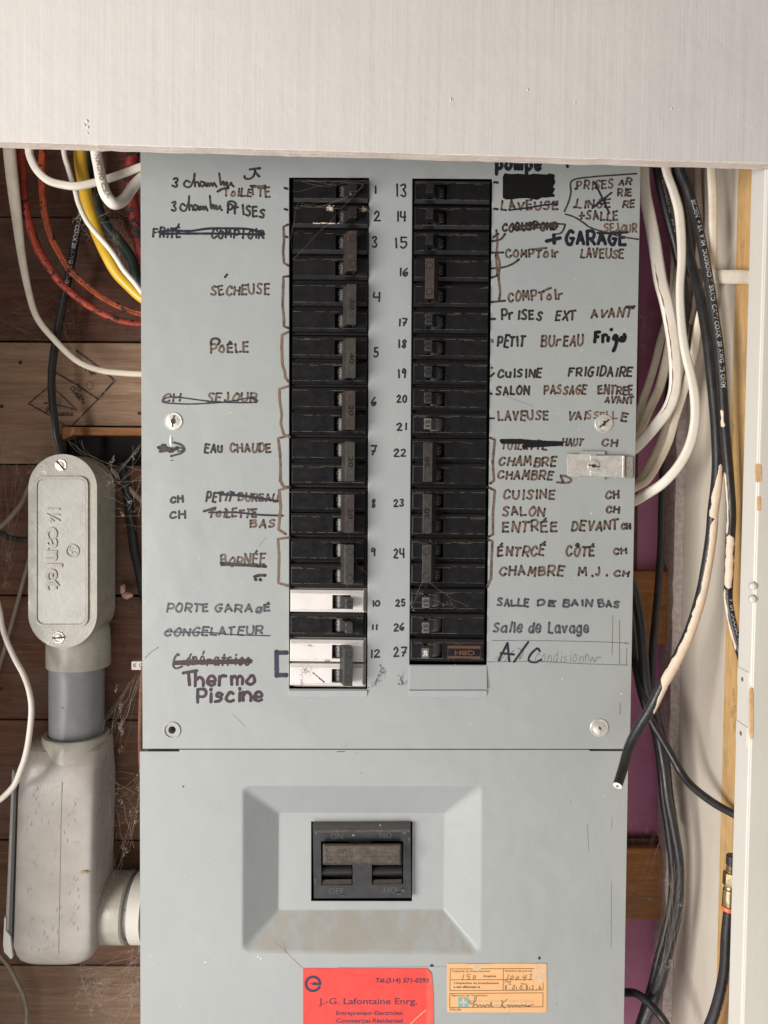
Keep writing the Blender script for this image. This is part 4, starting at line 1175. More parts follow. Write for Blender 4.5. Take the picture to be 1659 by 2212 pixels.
def breaker(num, col, rows, label, capm=None, lever=None, rating='', tie=None, tietext=None, rings=False, white=False, flag=None):
    tops = left_tops if col == 0 else right_tops
    side = 1 if col == 0 else -1
    y0 = tops[rows[0]]; fr = [Frame(edges(col, tops[r]), tops[r], side) for r in rows]
    o = fr[-1].p(80, 52, .02)
    root = thing('double_breaker' if len(rows) > 1 else 'single_breaker', label, 'circuit breaker', o, GRP)
    for r, f in zip(rows, fr):
        pole(f, root, white if flag is None else None, lever or M_TOGB, rating, tie is not None, capm or (M_WHTP if white else M_BLK))
    if tie is not None:
        f0, f1 = fr
        mb = MB()
        A = [f0.p(119.5, 10, -.0170), f0.p(138.5, 10, -.0170), f1.p(138.5, 39, -.0170), f1.p(119.5, 39, -.0170)]
        Bk = [f0.p(109, 10.5, -.0042), f0.p(131, 10.5, -.0042), f1.p(131, 38.5, -.0042), f1.p(109, 38.5, -.0042)]
        # a channel: open at the lower end so that the hollow shows
        mb.add(A+Bk, [(0, 1, 2, 3), (0, 4, 5, 1), (1, 5, 6, 2), (3, 7, 4, 0)])
        Ai = [p.copy() for p in A]; inn = .0011
        sg = side
        I = [f0.p(121.5, 12, -.0158), f0.p(136.5, 12, -.0158), f1.p(136.5, 39, -.0158), f1.p(121.5, 39, -.0158),
             f0.p(111.5, 12, -.0042), f0.p(128.5, 12, -.0042), f1.p(128.5, 38.5, -.0042), f1.p(111.5, 38.5, -.0042)]
        mb.add(I, [(3, 2, 1, 0), (1, 5, 4, 0), (2, 6, 5, 1), (0, 4, 7, 3)])
        mb.f += [(3, 2, 10, 11), (2, 6, 14, 10), (7, 3, 11, 15), (4, 7, 15, 12), (5, 4, 12, 13), (6, 5, 13, 14)]
        mb.mi += [0]*6; mb.sm += [False]*6
        # weld ends
        tb = mb.build('handle_tie', tie, root, bevel=.0005, seg=2)
        if tietext:
            mb = MB(); cv = (f0.o.z-f1.o.z)/f0.s/2+25
            text_frame(mb, f0, tietext, 130, cv, 5+9*len(tietext), 10, -.01715, 1 if side > 0 else 3, .02)
            mb.build('lettering', M_MARKD, tb)
        if rings:
            for f in fr:
                mb = MB(); mb.lathe(f.p(130, 25 if f is f0 else 24, -.0170), (0, -1, 0), [(6.2*f.s, -.0001), (6.5*f.s, .00015), (7.3*f.s, .00015), (7.6*f.s, -.0001)], 20, cap=False)
                mb.build('ring', M_MARKD, tb)
    return root
breaker(1, 0, [0], 'top left single black breaker with a cobwebbed toggle beside the handwritten 1')
b2 = breaker(2, 0, [1], 'single black breaker with peeling pale paint patches beside the handwritten 2')
breaker(3, 0, [2, 3], 'double black breaker with rusty brown handle tie beside the handwritten 3', tie=M_RUST, rings=True)
breaker(4, 0, [4, 5], 'double black breaker with rust stained dark handle tie beside the handwritten 4', tie=M_TIEG, tietext='30')
breaker(5, 0, [6, 7], 'double black breaker with greyish handle tie marked 40 beside the handwritten 5', tie=M_TIEV, tietext='40')
breaker(6, 0, [8, 9], 'double black breaker with mottled brown handle tie beside the handwritten 6', tie=M_RUST, tietext='20')
breaker(7, 0, [10, 11], 'double black breaker with dark greenish handle tie beside the handwritten 7', tie=M_TIEV, tietext='20')
breaker(8, 0, [12, 13], 'double black breaker with reddish brown handle tie beside the handwritten 8', tie=M_RUST, tietext='20')
breaker(9, 0, [14, 15], 'double black breaker with two round marks on its tie beside the handwritten 9', tie=M_TIEG, rings=True)
b10 = breaker(10, 0, [16], 'single white breaker with black toggle beside the handwritten 10', white=True, lever=M_TOG, rating='15')
breaker(11, 0, [17], 'single black breaker between the white breakers beside the handwritten 11', lever=M_TOG)
b12 = breaker(12, 0, [18, 19], 'scuffed white double breaker with black handle tie beside the handwritten 12', white=True, lever=M_TOG, tie=M_TOG, rings=True)
breaker(13, 1, [0], 'top right single black breaker beside the handwritten 13')
breaker(14, 1, [1], 'single black breaker beside the handwritten 14')
breaker(15, 1, [2], 'single black breaker beside the overwritten handwritten 15')
breaker(16, 1, [3, 4], 'double black breaker with smooth brown handle tie beside the handwritten 16', tie=M_BRN, rings=True)
breaker(17, 1, [5], 'single black breaker with grey toggle beside the words PRISES EXT AVANT', lever=M_TOG, rating='15')
breaker(18, 1, [6], 'single black breaker with grey toggle beside the words PETIT BUREAU Frigo', lever=M_TOG, rating='15')
breaker(19, 1, [7], 'single black breaker beside the words CUISINE FRIGIDAIRE', lever=M_TOG, rating='20')
breaker(20, 1, [8], 'single black breaker beside the words SALON PASSAGE ENTREE AVANT', lever=M_TOG, rating='15')
breaker(21, 1, [9], 'single black breaker with pale grey toggle beside the handwritten 21', lever=M_TOGG, rating='15')
breaker(22, 1, [10, 11], 'double black breaker with grey handle tie marked 20 beside the lines reading CHAMBRE', tie=M_TIEG, tietext='20')
breaker(23, 1, [12, 13], 'double black breaker with grey handle tie marked 20 beside the words CUISINE and SALON', tie=M_TIEG, tietext='20')
breaker(24, 1, [14, 15], 'double black breaker with tie marked with two circles beside the handwritten 24', tie=M_TIEV, rings=True)
breaker(25, 1, [16], 'single black breaker with pale toggle beside the words SALLE DE BAIN BAS', lever=M_TOGG, rating='15')
breaker(26, 1, [17], 'single black breaker with pale toggle beside the words Salle de Lavage', lever=M_TOGG, rating='15')
b27 = breaker(27, 1, [18], 'lowest right black breaker with copper coloured lettering beside the handwritten 27', lever=M_TOGG, rating='20', flag=1)
# copper label on breaker 27
f = Frame(edges(1, 1382.7), 1382.7, -1); f.r = 0
mb = MB(); U = lambda x: 1046.0-x
for v0, v1 in ((13.6, 19.2), (38.0, 43.2)):
    vA = f.p(U(1036), v0-1, YC-.0002)
mb.add(rect(f, 9, 13.0, 80, 19, YC-.00016), [(0, 1, 2, 3)]); mb.add(rect(f, 9, 35.6, 80, 40.6, YC-.00016), [(0, 1, 2, 3)])
mb.add(rect(f, 79.2, 13.0, 80.2, 40.6, YC-.0002), [(0, 1, 2, 3)]); mb.add(rect(f, 9, 13.0, 9.8, 40.6, YC-.0002), [(0, 1, 2, 3)])
text_frame(mb, f, 'QBH', 43, 27.4, 44, 12.5, YC-.00022, 2, .035)
mb.build('copper_label', M_COPPER, b27, recalc=False)
# peeling paint on breaker 2 and scuffs on the white ones
def smudge(parent, fx, cx, cy, rx, ry, n, mat, name, col=0, row=0, seed=0, ln=2.0, wd=1.2):
    rnd = random.Random(seed); mb = MB()
    for i in range(n):
        x = cx+rnd.gauss(0, rx); y = cy+rnd.gauss(0, ry)
        a = rnd.uniform(-.5, .5)
        ribbon(mb, [(x, y), (x+math.cos(a)*rnd.uniform(.5, ln), y+math.sin(a)*rnd.uniform(.5, ln))], rnd.uniform(.5, wd), YC-.00006, False)
    o = mb.build(name, mat, parent, recalc=False); o['kind'] = 'stuff'
smudge(b2, 0, 712, 451, 3.5, 3, 60, M_OLDP, 'peeling_paint', seed=3, ln=3)
smudge(b2, 0, 785, 453, 4, 2.5, 60, M_OLDP, 'peeling_paint', seed=4, ln=3)
smudge(b2, 0, 697, 482.3, 16, .35, 60, M_OLDP, 'peeling_paint', seed=5, ln=4)
smudge(b12, 0, 660, 1448, 6, 5, 45, M_SCUFF, 'scuff_marks', seed=6)
smudge(b12, 0, 651, 1468, 1.6, 12, 40, M_SCUFF, 'scuff_marks', seed=8, wd=.8)
smudge(b12, 0, 670, 1395, 5, 1.6, 20, M_SCUFF, 'scuff_marks', seed=9, wd=.8)
smudge(b12, 0, 706, 1428, 5, 1.2, 22, M_SCUFF, 'scuff_marks', seed=10, wd=.8)
mb = MB(); rn = random.Random(2)
for i in range(26):
    t = i/26; x = 675+26*t; y = 1452+22*t
    ribbon(mb, [(x, y), (x+rn.uniform(0, 3), y+rn.uniform(0, 3))], rn.uniform(.6, 1.8), YC-.0001, False)
mb.build('scuff_marks', M_SCUFF, b12, recalc=False)['kind'] = 'stuff'
# seam lines moulded in every front are chamfers; add thin worn highlights along them
# ------------------------------------------------------------------ main breaker
YM = .0160
mbk = thing('main_breaker', 'large black main breaker with a wide dusty handle in the pressed recess', 'circuit breaker', W(780, 1942, .02))
mb = MB()
outerM = [(675.5, 1781), (887, 1779.5), (888, 1940), (678, 1941)]
winL = [(693.5, 1817.5), (753, 1817.5), (757, 1824), (800, 1824), (804, 1817), (870.5, 1817), (871, 1909.5), (803.5, 1910.5), (803.5, 1866), (761.5, 1866), (761.5, 1912), (694.5, 1912)]
mb.plate(outerM, [winL], YM, .03)
body = mb.build('housing', simple('dusty_black_plastic', (.0075, .007, .009), (.012, .0115, .012), .38, scale=60, rvar=.08, bs=.3, bscale=500,
                dust=(.16, .125, .09), specks=((.3, .3, .3), 170, .745)), mbk, bevel=.0009, seg=3)
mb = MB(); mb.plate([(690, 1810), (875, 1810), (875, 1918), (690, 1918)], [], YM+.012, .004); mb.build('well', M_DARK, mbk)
M_DUSTY = simple('dust_covered_handle', (.12, .10, .08), (.05, .043, .036), .75, scale=160, lo=.35, hi=.62, bs=.6, bd=.0005, bscale=700, dust=(.24, .19, .14))
mb = MB()
# handle: rounded bar
k = 10; V = []
prof = [(1822, YM+.004), (1823, YM-.0045), (1827, YM-.0085), (1834, YM-.0105), (1861, YM-.0112), (1865, YM-.0090), (1868.5, YM+.004)]
for (yy, Yd) in prof:
    for x in (697.5, 700, 864.5, 867):
        dd = Yd + (.004 if x in (697.5, 867) and Yd < YM else 0)
        V.append(W(x, yy, dd))
fs = [(r*4+c, r*4+c+1, r*4+c+5, r*4+c+4) for r in range(len(prof)-1) for c in range(3)]
fs += [tuple(r*4 for r in range(len(prof))), tuple(r*4+3 for r in range(len(prof)))]
mb.add(V, fs)
hd = mb.build('handle', M_DUSTY, mbk, bevel=.0008, seg=3)
M_EMB = simple('raised_dusty_lettering', (.13, .108, .088), rough=.6)
mb = MB()
def htext(s, x0, y0, x1, y1):
    vs, fs_, a0, a1, b0, b1 = text_geo(s, .0)
    out = []
    for x, y in vs:
        u = (x-a0)/(a1-a0); v = 1-(y-b0)/(b1-b0); yy = y0+(y1-y0)*v
        out.append(W(x0+(x1-x0)*u, yy, YM-.0115))
    mb.add(out, fs_)
SH = lambda y: y
htext('SINGLE', 705, 1840, 736, 1847); htext('HANDLE', 705, 1850.5, 741, 1857.5); htext('150', 747, 1840, 759, 1847)
htext('INTERNAL', 808, 1840, 849, 1847); htext('QSI', 784, 1850.5, 799, 1857.5); htext('COMMON TRIP', 802, 1850.5, 861, 1857.5)
for a, b_ in (((703, 1860), (862, 1860)), ((862, 1838), (862, 1860)), ((703, 1838), (703, 1860)), ((744, 1838), (744, 1856)), ((802, 1838), (802, 1848))):
    ribbon(mb, [a, b_], .8, YM-.0115, False)
mb.build('lettering', M_EMB, hd, recalc=False)
mb = MB(); YT = YM-.00015
for s_, x0, y0, x1, y1, r in (('ON', 714, 1800, 741, 1813, 0), ('ON', 820, 1798, 846, 1811, 2), ('OFF', 711, 1918, 742, 1931, 0), ('OFF', 824, 1916, 857, 1929, 2)):
    text_px(mb, s_, x0, y0, x1, y1, YT, .0, r)
mb.build('lettering', simple('worn_embossed_letters', (.065, .06, .058), rough=.4), body)
mb = MB(); mb.quadfrustum([W(678, 1796, YM-.0006), W(886, 1794, YM-.0006), W(885, 1797, YM-.0002), W(679, 1799, YM-.0002)], [W(677, 1781.5, YM+.004), W(887, 1780, YM+.004), W(886, 1797, YM+.005), W(679, 1799, YM+.005)])
mb.build('dusty_top_edge', M_DUSTY, mbk, bevel=.0004)
mb = MB()
for x, y, rx, ry in ((683, 1800, 3, 3.5), (873, 1799, 4.5, 3.5), (871, 1924, 4.5, 4), (862, 1931, 8, 2.2), (884, 1812, 1.5, 6), (740, 1935, 3.5, 1.6), (681, 1905, 1, 10)): disc(mb, x, y, rx, ry, YM-.0009, 11)
mb.build('worn_patch', simple('scuffed_grey_plastic', (.13, .125, .12), (.05, .05, .05), .7, scale=500, lo=.4, hi=.6), body, recalc=False)
for x0, x1 in ((696, 760), (805, 868)):
    mb = MB(); mb.quadfrustum([W(x0, 1900, YM+.003), W(x1, 1899, YM+.003), W(x1, 1910, YM+.0005), W(x0, 1911, YM+.0005)],
                              [W(x0, 1900, YM+.01), W(x1, 1899, YM+.01), W(x1, 1910, YM+.01), W(x0, 1911, YM+.01)])
    mb.build('slot_ledge', M_TOG, mbk, bevel=.0004)
    mb = MB(); mb.smooth = True; c0 = W(x0, 1879, YM+.009); c1 = W(x1, 1878, YM+.009)
    mb.lathe(c0, c1-c0, [(.0062, 0), (.0062, (c1-c0).length)], 20); mb.build('inner_roller', M_BLKD, mbk, sharp=40)

# ------------------------------------------------------------------ cards stuck to the lower cover
YK = YL-.0006
mb = MB(); mb.plate([(654.6, 2092), (921.5, 2092), (920, 2420), (654.6, 2420)], [], YK, .0004)
card = mb.build('business_card', M_REDC); tag(card, 'bright red card with navy lettering and a round logo, glued below the recess', 'card')
mb = MB(); mb.plate([(921.5, 2091.5), (932.5, 2103), (936, 2150), (939, 2420), (920, 2420)], [], YK-.0002, .0005); mb.build('folded_strip', M_REDC2, card)
mb = MB(); YKT = YK-.00012
text_px(mb, 'Tél.(514) 371-0293', 811, 2113, 926, 2126, YKT-.0002, .018)
text_px(mb, 'J.-G. Lafontaine Enrg.', 688.5, 2156, 901, 2174, YKT, .012)
text_px(mb, 'Entrepreneur-Electricien', 726, 2183.5, 869.5, 2196, YKT, .018)
text_px(mb, 'Commercial-Résidentiel', 726, 2200, 869.5, 2209.8, YKT, .018)
# round e logo
n = 40; cx, cy = 676.3, 2125.3; V = []
for i in range(n+1):
    a = math.radians(18+ (360-18-2)*i/n)
    for r in (18.2, 12.2): V.append(W(cx+r*math.cos(a), cy+r*math.sin(a), YKT))
mb.add(V, [(2*i, 2*i+1, 2*i+3, 2*i+2) for i in range(n)])
mb.add([W(x, y, YKT-.00002) for x, y in ((667, 2125), (684, 2120.5), (682.5, 2123.5), (694.5, 2122), (694, 2128.5), (671, 2128), (676, 2125.5))], [(0, 1, 2, 6), (6, 2, 3, 4, 5)])
mb.build('printing', M_NAVY, card, recalc=False)
mb = MB(); ribbon(mb, [(887, 2212), (900, 2199), (915, 2186), (919, 2182)], 1.6, YKT); mb.build('worn_crease', M_TORN, card)

mb = MB(); mb.plate(rrect(965.5, 2081.5, 1181, 2187, 4, 4), [], YK, .0004)
lab = mb.build('inspection_label', M_PEACH); tag(lab, 'peach coloured inspection form sticker with typed boxes and pen handwriting', 'sticker')
QX = lambda t: 950.5+t/6.678
QY = lambda t: 2068.4+t/6.678
def q(mb, pts, w=.8): ribbon(mb, [(QX(x), QY(y)) for x, y in pts], w, YK-.0001, False, wob=0)
mb = MB()
for p in ([(145, 165), (1355, 160)], [(147, 165), (143, 480)], [(143, 478), (1487, 470)], [(1487, 366), (1487, 470)], [(147, 322), (1340, 320)], [(914, 168), (911, 474)],
          [(140, 520), (1486, 510)], [(141, 520), (140, 722)], [(140, 722), (1484, 712)], [(1486, 510), (1484, 712)]): q(mb, p, 1.1)
YP = YK-.0001
for s_, a, b_, c_, d_, bo in (('Capacité du branchement', 168, 180, 722, 220, .004), ('Ampères', 622, 252, 808, 292, .02), ("L'inspection du branchement", 200, 352, 850, 392, .02),
                       ('a été effectuée le', 198, 405, 578, 442, .02), ('Numéro de permis', 935, 178, 1330, 215, .004), ('Date', 933, 330, 1028, 362, .0), ('An', 985, 368, 1030, 395, 0),
                       ('Mois', 1170, 366, 1250, 394, 0), ("Signature de l'inspecteur", 160, 530, 690, 568, .004), ('475(128)', 138, 736, 298, 774, .01)):
    text_px(mb, s_, QX(a), QY(b_), QX(c_), QY(d_), YP, bo)
mb.build('printing', M_PRBR, lab, recalc=False)
mb = MB()
mb.plate([(QX(262), QY(570)), (QX(415), QY(570)), (QX(415), QY(720)), (QX(262), QY(720))], [], YP, .00004); mb.build('emblem_square', M_TEAL, lab)
mb = MB()
fl = lambda pts: mb.add([W(QX(338+x), QY(650+y), YP-.00008) for x, y in pts], [tuple(range(len(pts)))])
fl([(0, -72), (17, -40), (18, -10), (8, 20), (-8, 20), (-18, -10), (-17, -40)])
fl([(-10, 18), (-22, -12), (-40, -20), (-54, -8), (-50, 14), (-42, 2), (-30, 8), (-20, 28)])
fl([(20, 28), (30, 8), (42, 2), (50, 14), (54, -8), (40, -20), (22, -12), (10, 18)])
fl([(-18, 30), (18, 30), (10, 42), (4, 58), (0, 62), (-4, 58), (-10, 42)])
mb.build('lily_emblem', M_PEACH, lab, recalc=False)
mb = MB()
text_px(mb, "Ministère du Travail et de la Main d'Oeuvre", QX(440), QY(610), QX(1350), QY(645), YP, .01)
text_px(mb, 'Bureau des examinateurs électriciens', QX(440), QY(668), QX(1245), QY(700), YP, .01)
mb.build('printing', M_TEALF, lab, recalc=False)
mb = MB(); YPN = YP-.0001
def pen(pts, w=1.1, sm=True): ribbon(mb, [(QX(x), QY(y)) for x, y in pts], w, YPN, sm, wob=0)
pen([(345, 240), (320, 328)], sm=False); pen([(440, 242), (400, 245), (392, 275), (425, 280), (425, 305), (390, 312)]); pen([(490, 260), (475, 300), (500, 308), (514, 280), (492, 258)])
pen([(992, 245), (960, 330)], sm=False); pen([(1040, 262), (1012, 300), (1035, 310), (1060, 285), (1040, 262)]); pen([(1115, 275), (1095, 300), (1115, 312), (1138, 290), (1115, 275)])
pen([(1215, 255), (1190, 292), (1240, 290)], sm=False); pen([(1252, 250), (1210, 335)], sm=False); pen([(1290, 245), (1325, 240), (1290, 330)], sm=False)
for x, dgt in ((935, '8'), (1045, '0'), (1150, '0'), (1235, '8'), (1325, '2'), (1425, '6')):
    write(mb, dgt, QX(x), QY(466), QX(x+36), QY(466), 10, 1.0, Y0=YPN)
for x in (1008, 1106, 1205, 1292, 1393): pen([(x, 425 if x in (1106, 1292) else 455), (x, 475)], sm=False)
pen([(420, 615), (425, 655), (470, 665), (520, 610), (520, 575), (500, 580), (490, 640), (475, 715)]); pen([(490, 700), (520, 670), (545, 710), (575, 680), (600, 710), (625, 685), (650, 712), (680, 680), (710, 705), (740, 640), (735, 700), (765, 705)])
pen([(885, 615), (905, 650), (875, 725)]); pen([(975, 600), (890, 670), (935, 735)]); pen([(965, 700), (985, 680), (1000, 712), (1030, 685), (1050, 708), (1085, 685), (1090, 708), (1120, 690), (1150, 708), (1180, 685), (1200, 700), (1240, 680), (1235, 712), (1290, 690), (1270, 710), (1350, 675)])
mb.build('pen_writing', M_PEN, lab, recalc=False)
mb = MB(); pt = [(1370, 88), (1525, 86), (1538, 110), (1534, 300), (1500, 350), (1450, 375), (1400, 370), (1345, 335), (1350, 280), (1335, 240), (1360, 200), (1362, 130)]
mb.plate([(QX(x), QY(y)) for x, y in pt], [], YK-.0002, .0002); mb.build('torn_patch', M_TORN, lab)
mb = MB(); mb.plate([(QX(390), QY(96)), (QX(760), QY(92)), (QX(600), QY(150)), (QX(548), QY(200)), (QX(470), QY(160))], [], YK-.0003, .0001); mb.build('torn_patch', M_TORN, lab)

# ------------------------------------------------------------------ conduit fittings on the left
Y1, Y2 = .034, .094
cb = thing('conduit_fitting', 'grey cast conduit body with screwed cover plate and raised lettering', 'conduit fitting', W(150, 1445, .065))
def stadium(x0, y0, x1, y1, n=12):
    r = (x1-x0)/2-.01; return rrect(x0, y0, x1, y1, r, n)
mb = MB(); mb.plate(stadium(61, 981, 209.5, 1400), [], Y1, .0032)
cov = mb.build('cover_plate', M_CAST, cb, bevel=.0016, seg=4)
mb = MB(); mb.plate(stadium(64, 985, 207, 1397), [], Y1+.0034, .0016); mb.build('gasket', M_BLKD, cb)
mb = MB(); mb.plate(stadium(62, 983, 208.5, 1398), [], Y1+.0052, .055)
mb.build('housing', M_CAST, cb, bevel=.006, seg=4)
# raised field with a rim
mb = MB(); mb.plate(rrect(74, 1029, 190, 1354, 19, 8), [rrect(79.5, 1034.5, 184.5, 1348.5, 15, 8)], Y1-.0022, .0024)
mb.build('rim', M_CAST, cov, bevel=.0009, seg=4)
mb = MB(); mb.plate(rrect(79.7, 1034.7, 184.3, 1348.3, 15, 8), [], Y1-.0009, .001); mb.build('field', simple('scratched_cast_face', (.46, .45, .41), (.35, .335, .30), .28,
    scale=16, rvar=.1, bs=.25, bscale=300, specks=((.25, .22, .19), 300, .735)), cov)
mb = MB()
def emboss(s, x0, y0, x1, y1, rot, Y, th, bold=0.0):
    vs, fs_, a0, a1, b0, b1 = text_geo(s, bold, 4)
    front = []
    for x, y in vs:
        u = (x-a0)/(a1-a0); v = 1-(y-b0)/(b1-b0)
        if rot == 1: u, v = 1-v, u
        front.append(W(x0+(x1-x0)*u, y0+(y1-y0)*v, Y))
    k = len(mb.v); mb.add(front, fs_)
    ec = {}
    for f_ in fs_:
        for i in range(len(f_)):
            e = (f_[i], f_[(i+1) % len(f_)]); ec[tuple(sorted(e))] = ec.get(tuple(sorted(e)), []) + [e]
    bb = len(mb.v); mb.v += [p+Vector((0, th, 0)) for p in front]
    for es in ec.values():
        if len(es) == 1:
            a, b_ = es[0]; mb.f.append((k+b_, k+a, bb+a, bb+b_)); mb.mi.append(0); mb.sm.append(False)
emboss('canlet', 98, 1139, 134, 1275, 1, Y1-.0023, .0016, .02)
emboss('1¼', 101, 1098, 129, 1128, 1, Y1-.0023, .0016, .01)
mb.build('raised_lettering', M_CAST, cov, recalc=True)
mb = MB(); c = W(157, 1190, Y1-.0009); mb.lathe(c, (0, -1, 0), [(.0070, -.0001), (.0070, .0012), (.0058, .0012), (.0058, -.0001)], 28, cap=False)
emboss('SA', 149, 1180, 165, 1200, 1, Y1-.0015, .0008)
mb.build('approval_mark', M_CAST, cov)
screw(131.5, 1005, 12.8, Y1-.0002, cov, [(-48, .98, .13)], dome=.0018); screw(127, 1377, 12.5, Y1-.0002, cov, [(3, .98, .14)], dome=.0022)
# collar below
def vcyl(xc, ya, yb, Yc, r, mat, name, parent, extra=None, n=40):
    mb = MB(); mb.smooth = True
    a = W(xc, ya, Yc); b_ = W(xc, yb, Yc); ax = b_-a; L_ = ax.length
    ch = min(.0015, L_/6)
    prof = extra(L_) if extra else [(r-ch, 0), (r, ch), (r, L_-ch), (r-ch, L_)]
    mb.lathe(a, ax, prof, n); return mb.build(name, mat, parent, sharp=40)
vcyl(170, 1345, 1438, .0718, .0332, M_CAST, 'collar', cb, extra=lambda L_: [(.028, 0), (.0315, .004), (.0325, L_*.2), (.0333, L_*.5), (.0333, L_-.001), (.0323, L_), (.029, L_), (.029, L_-.004)])
pp = MB()
pipe = vcyl(166, 1425, 1600, .0690, .0284, M_PIPE, 'conduit_pipe', None)
tag(pipe, 'short grey plastic pipe joining the two conduit fittings', 'pipe')

lb = thing('conduit_fitting', 'large dusty grey plastic elbow fitting below the short grey pipe', 'conduit fitting', W(120, 2083, .065))
vcyl(165, 1583, 1690, .066, .0345, M_CAST, 'collar', lb, extra=lambda L_: [(.0290, .004), (.0290, 0), (.0335, 0), (.0345, .0015), (.0348, L_*.3), (.0352, L_*.7), (.0345, L_)])
# lofted housing
def loft(secs, n=96):
    mb = MB(); mb.smooth = True; V = []
    for (c, hx, hy, ex) in secs:
        for k in range(n):
            a = 2*PI*k/n; ca, sa = math.cos(a), math.sin(a)
            V.append(c+Vector((hx*math.copysign(abs(ca)**(2/ex), ca), hy*math.copysign(abs(sa)**(2/ex), sa), 0)))
    fs = [(i*n+k, i*n+(k+1) % n, (i+1)*n+(k+1) % n, (i+1)*n+k) for i in range(len(secs)-1) for k in range(n)]
    fs += [tuple(range(n)), tuple((len(secs)-1)*n+k for k in range(n))]
    mb.add(V, fs); return mb
Yc = .062
def sec(y, xl, xr, hy, ex, dYc=0):
    Yf = Yc+dYc-hy
    a, b_ = W(xl, y, Yf), W(xr, y, Yf)
    c = (a+b_)/2; c.y = Yc+dYc; return (c, (b_-a).length/2, hy, ex)
secs = [sec(1591, 115, 200, .012, 3, .016), sec(1596, 86, 214, .018, 3, .012), sec(1606, 60, 219, .024, 3.4, .008), sec(1625, 42, 213.5, .029, 4, .004), sec(1655, 35, 209, .032, 5, .001), sec(1690, 32, 206, .0340, 6.5, 0), sec(1720, 31.5, 205, .0345, 9, 0), sec(1780, 30.5, 203, .0345, 10, 0), sec(1900, 27, 200, .0345, 10, 0),
        sec(2000, 24, 200, .0345, 10, 0), sec(2050, 22, 199, .0345, 10, 0), sec(2070, 24, 197, .0335, 6, 0), sec(2080, 30, 190, .031, 5, 0), sec(2084, 40, 180, .026, 4, 0)]
loft(secs).build('housing', M_CASTP, lb, sharp=60)
mb = MB(); mb.quadfrustum([W(31, 1672, .0345), W(36.5, 1672, .0345), W(24, 2068, .0315), W(16, 2072, .0315)], [W(31, 1672, .0345)+Vector((0, .06, 0)), W(36.5, 1672, .0345)+Vector((0, .06, 0)), W(24, 2068, .0315)+Vector((0, .06, 0)), W(16, 2072, .0315)+Vector((0, .06, 0))])
mb.build('gasket', simple('dark_grey_gasket', (.12, .12, .12), rough=.7), lb, bevel=.0006)
mb = MB(); mb.quadfrustum([W(24.5, 1660, .034), W(32, 1668, .034), W(17, 2070, .031), W(8, 2055, .031)], [p+Vector((0, .062, 0)) for p in (W(24.5, 1660, .034), W(32, 1668, .034), W(17, 2070, .031), W(8, 2055, .031))])
mb.build('side_cover', M_CASTP, lb, bevel=.002, seg=3)
mb = MB(); mb.plate([(9, 1980), (13, 1985), (12, 2010), (22, 2022), (24, 2040), (27, 2068), (24, 2073), (8, 2056), (6, 2040)], [], .0295, .004); mb.build('broken_flake', M_POST, lb, bevel=.0006)
mb = MB()
for p in ([(133.5, 1690), (131, 1800), (128, 1950), (126, 2060)],): ribbon(mb, p, 1.2, .0272)
mb.build('mould_seam', simple('seam_shadow_line', (.34, .31, .28), (.22, .19, .17), .7, scale=200), lb)
mb = MB(); mb.smooth = True
ribbon(mb, [(176, 1885), (183, 1883), (189, 1886)], 4, .0268); mb.build('glue_blob', simple('dried_glue', (.38, .24, .10), (.2, .12, .05), .6, scale=500), lb)
mb = MB(); rn = random.Random(4)
for i in range(60):
    x = rn.uniform(55, 175); y = rn.uniform(1700, 2050); a = rn.gauss(1.57, .5)
    ribbon(mb, [(x, y), (x+math.cos(a)*3, y+math.sin(a)*4), (x+math.cos(a+.3)*6, y+math.sin(a+.3)*9)], rn.uniform(.35, .8), .0271)
o = mb.build('fine_scratch', simple('scratch_grime', (.22, .18, .16), rough=.8), lb); o['kind'] = 'stuff'
def hcyl(xa, xb, yc, Yc_, prof, mat, name, parent, n=40):
    mb = MB(); mb.smooth = True
    a = W(xa, yc, Yc_); b_ = W(xb, yc, Yc_); ax = Vector((b_.x-a.x, 0, 0)); mb.lathe(a, ax, prof(ax.length), n)
    return mb.build(name, mat, parent, sharp=40)
hcyl(190, 283, 1958, .078, lambda L_: [(.0355, 0), (.0375, .004), (.0375, L_-.0015), (.036, L_), (.0325, L_), (.0325, L_-.006)], M_CAST, 'hub', lb)
hcyl(183, 284, 1958, .078, lambda L_: [(.034, 0), (.034, .001)], M_CAST, 'hub_ring', lb)
nip = hcyl(262, 330, 1958, .078, lambda L_: [(.0322, 0), (.0322, L_)], M_PIPE, 'conduit_nipple', None)
tag(nip, 'grey pipe nipple entering the panel from the large elbow fitting', 'pipe')
lk = hcyl(294, 322, 1958, .078, lambda L_: [(.036, 0), (.0375, .001), (.0375, L_)], M_PLASTC, 'connector_ring', None)
tag(lk, 'cream connector ring against the left edge of the panel', 'ring')

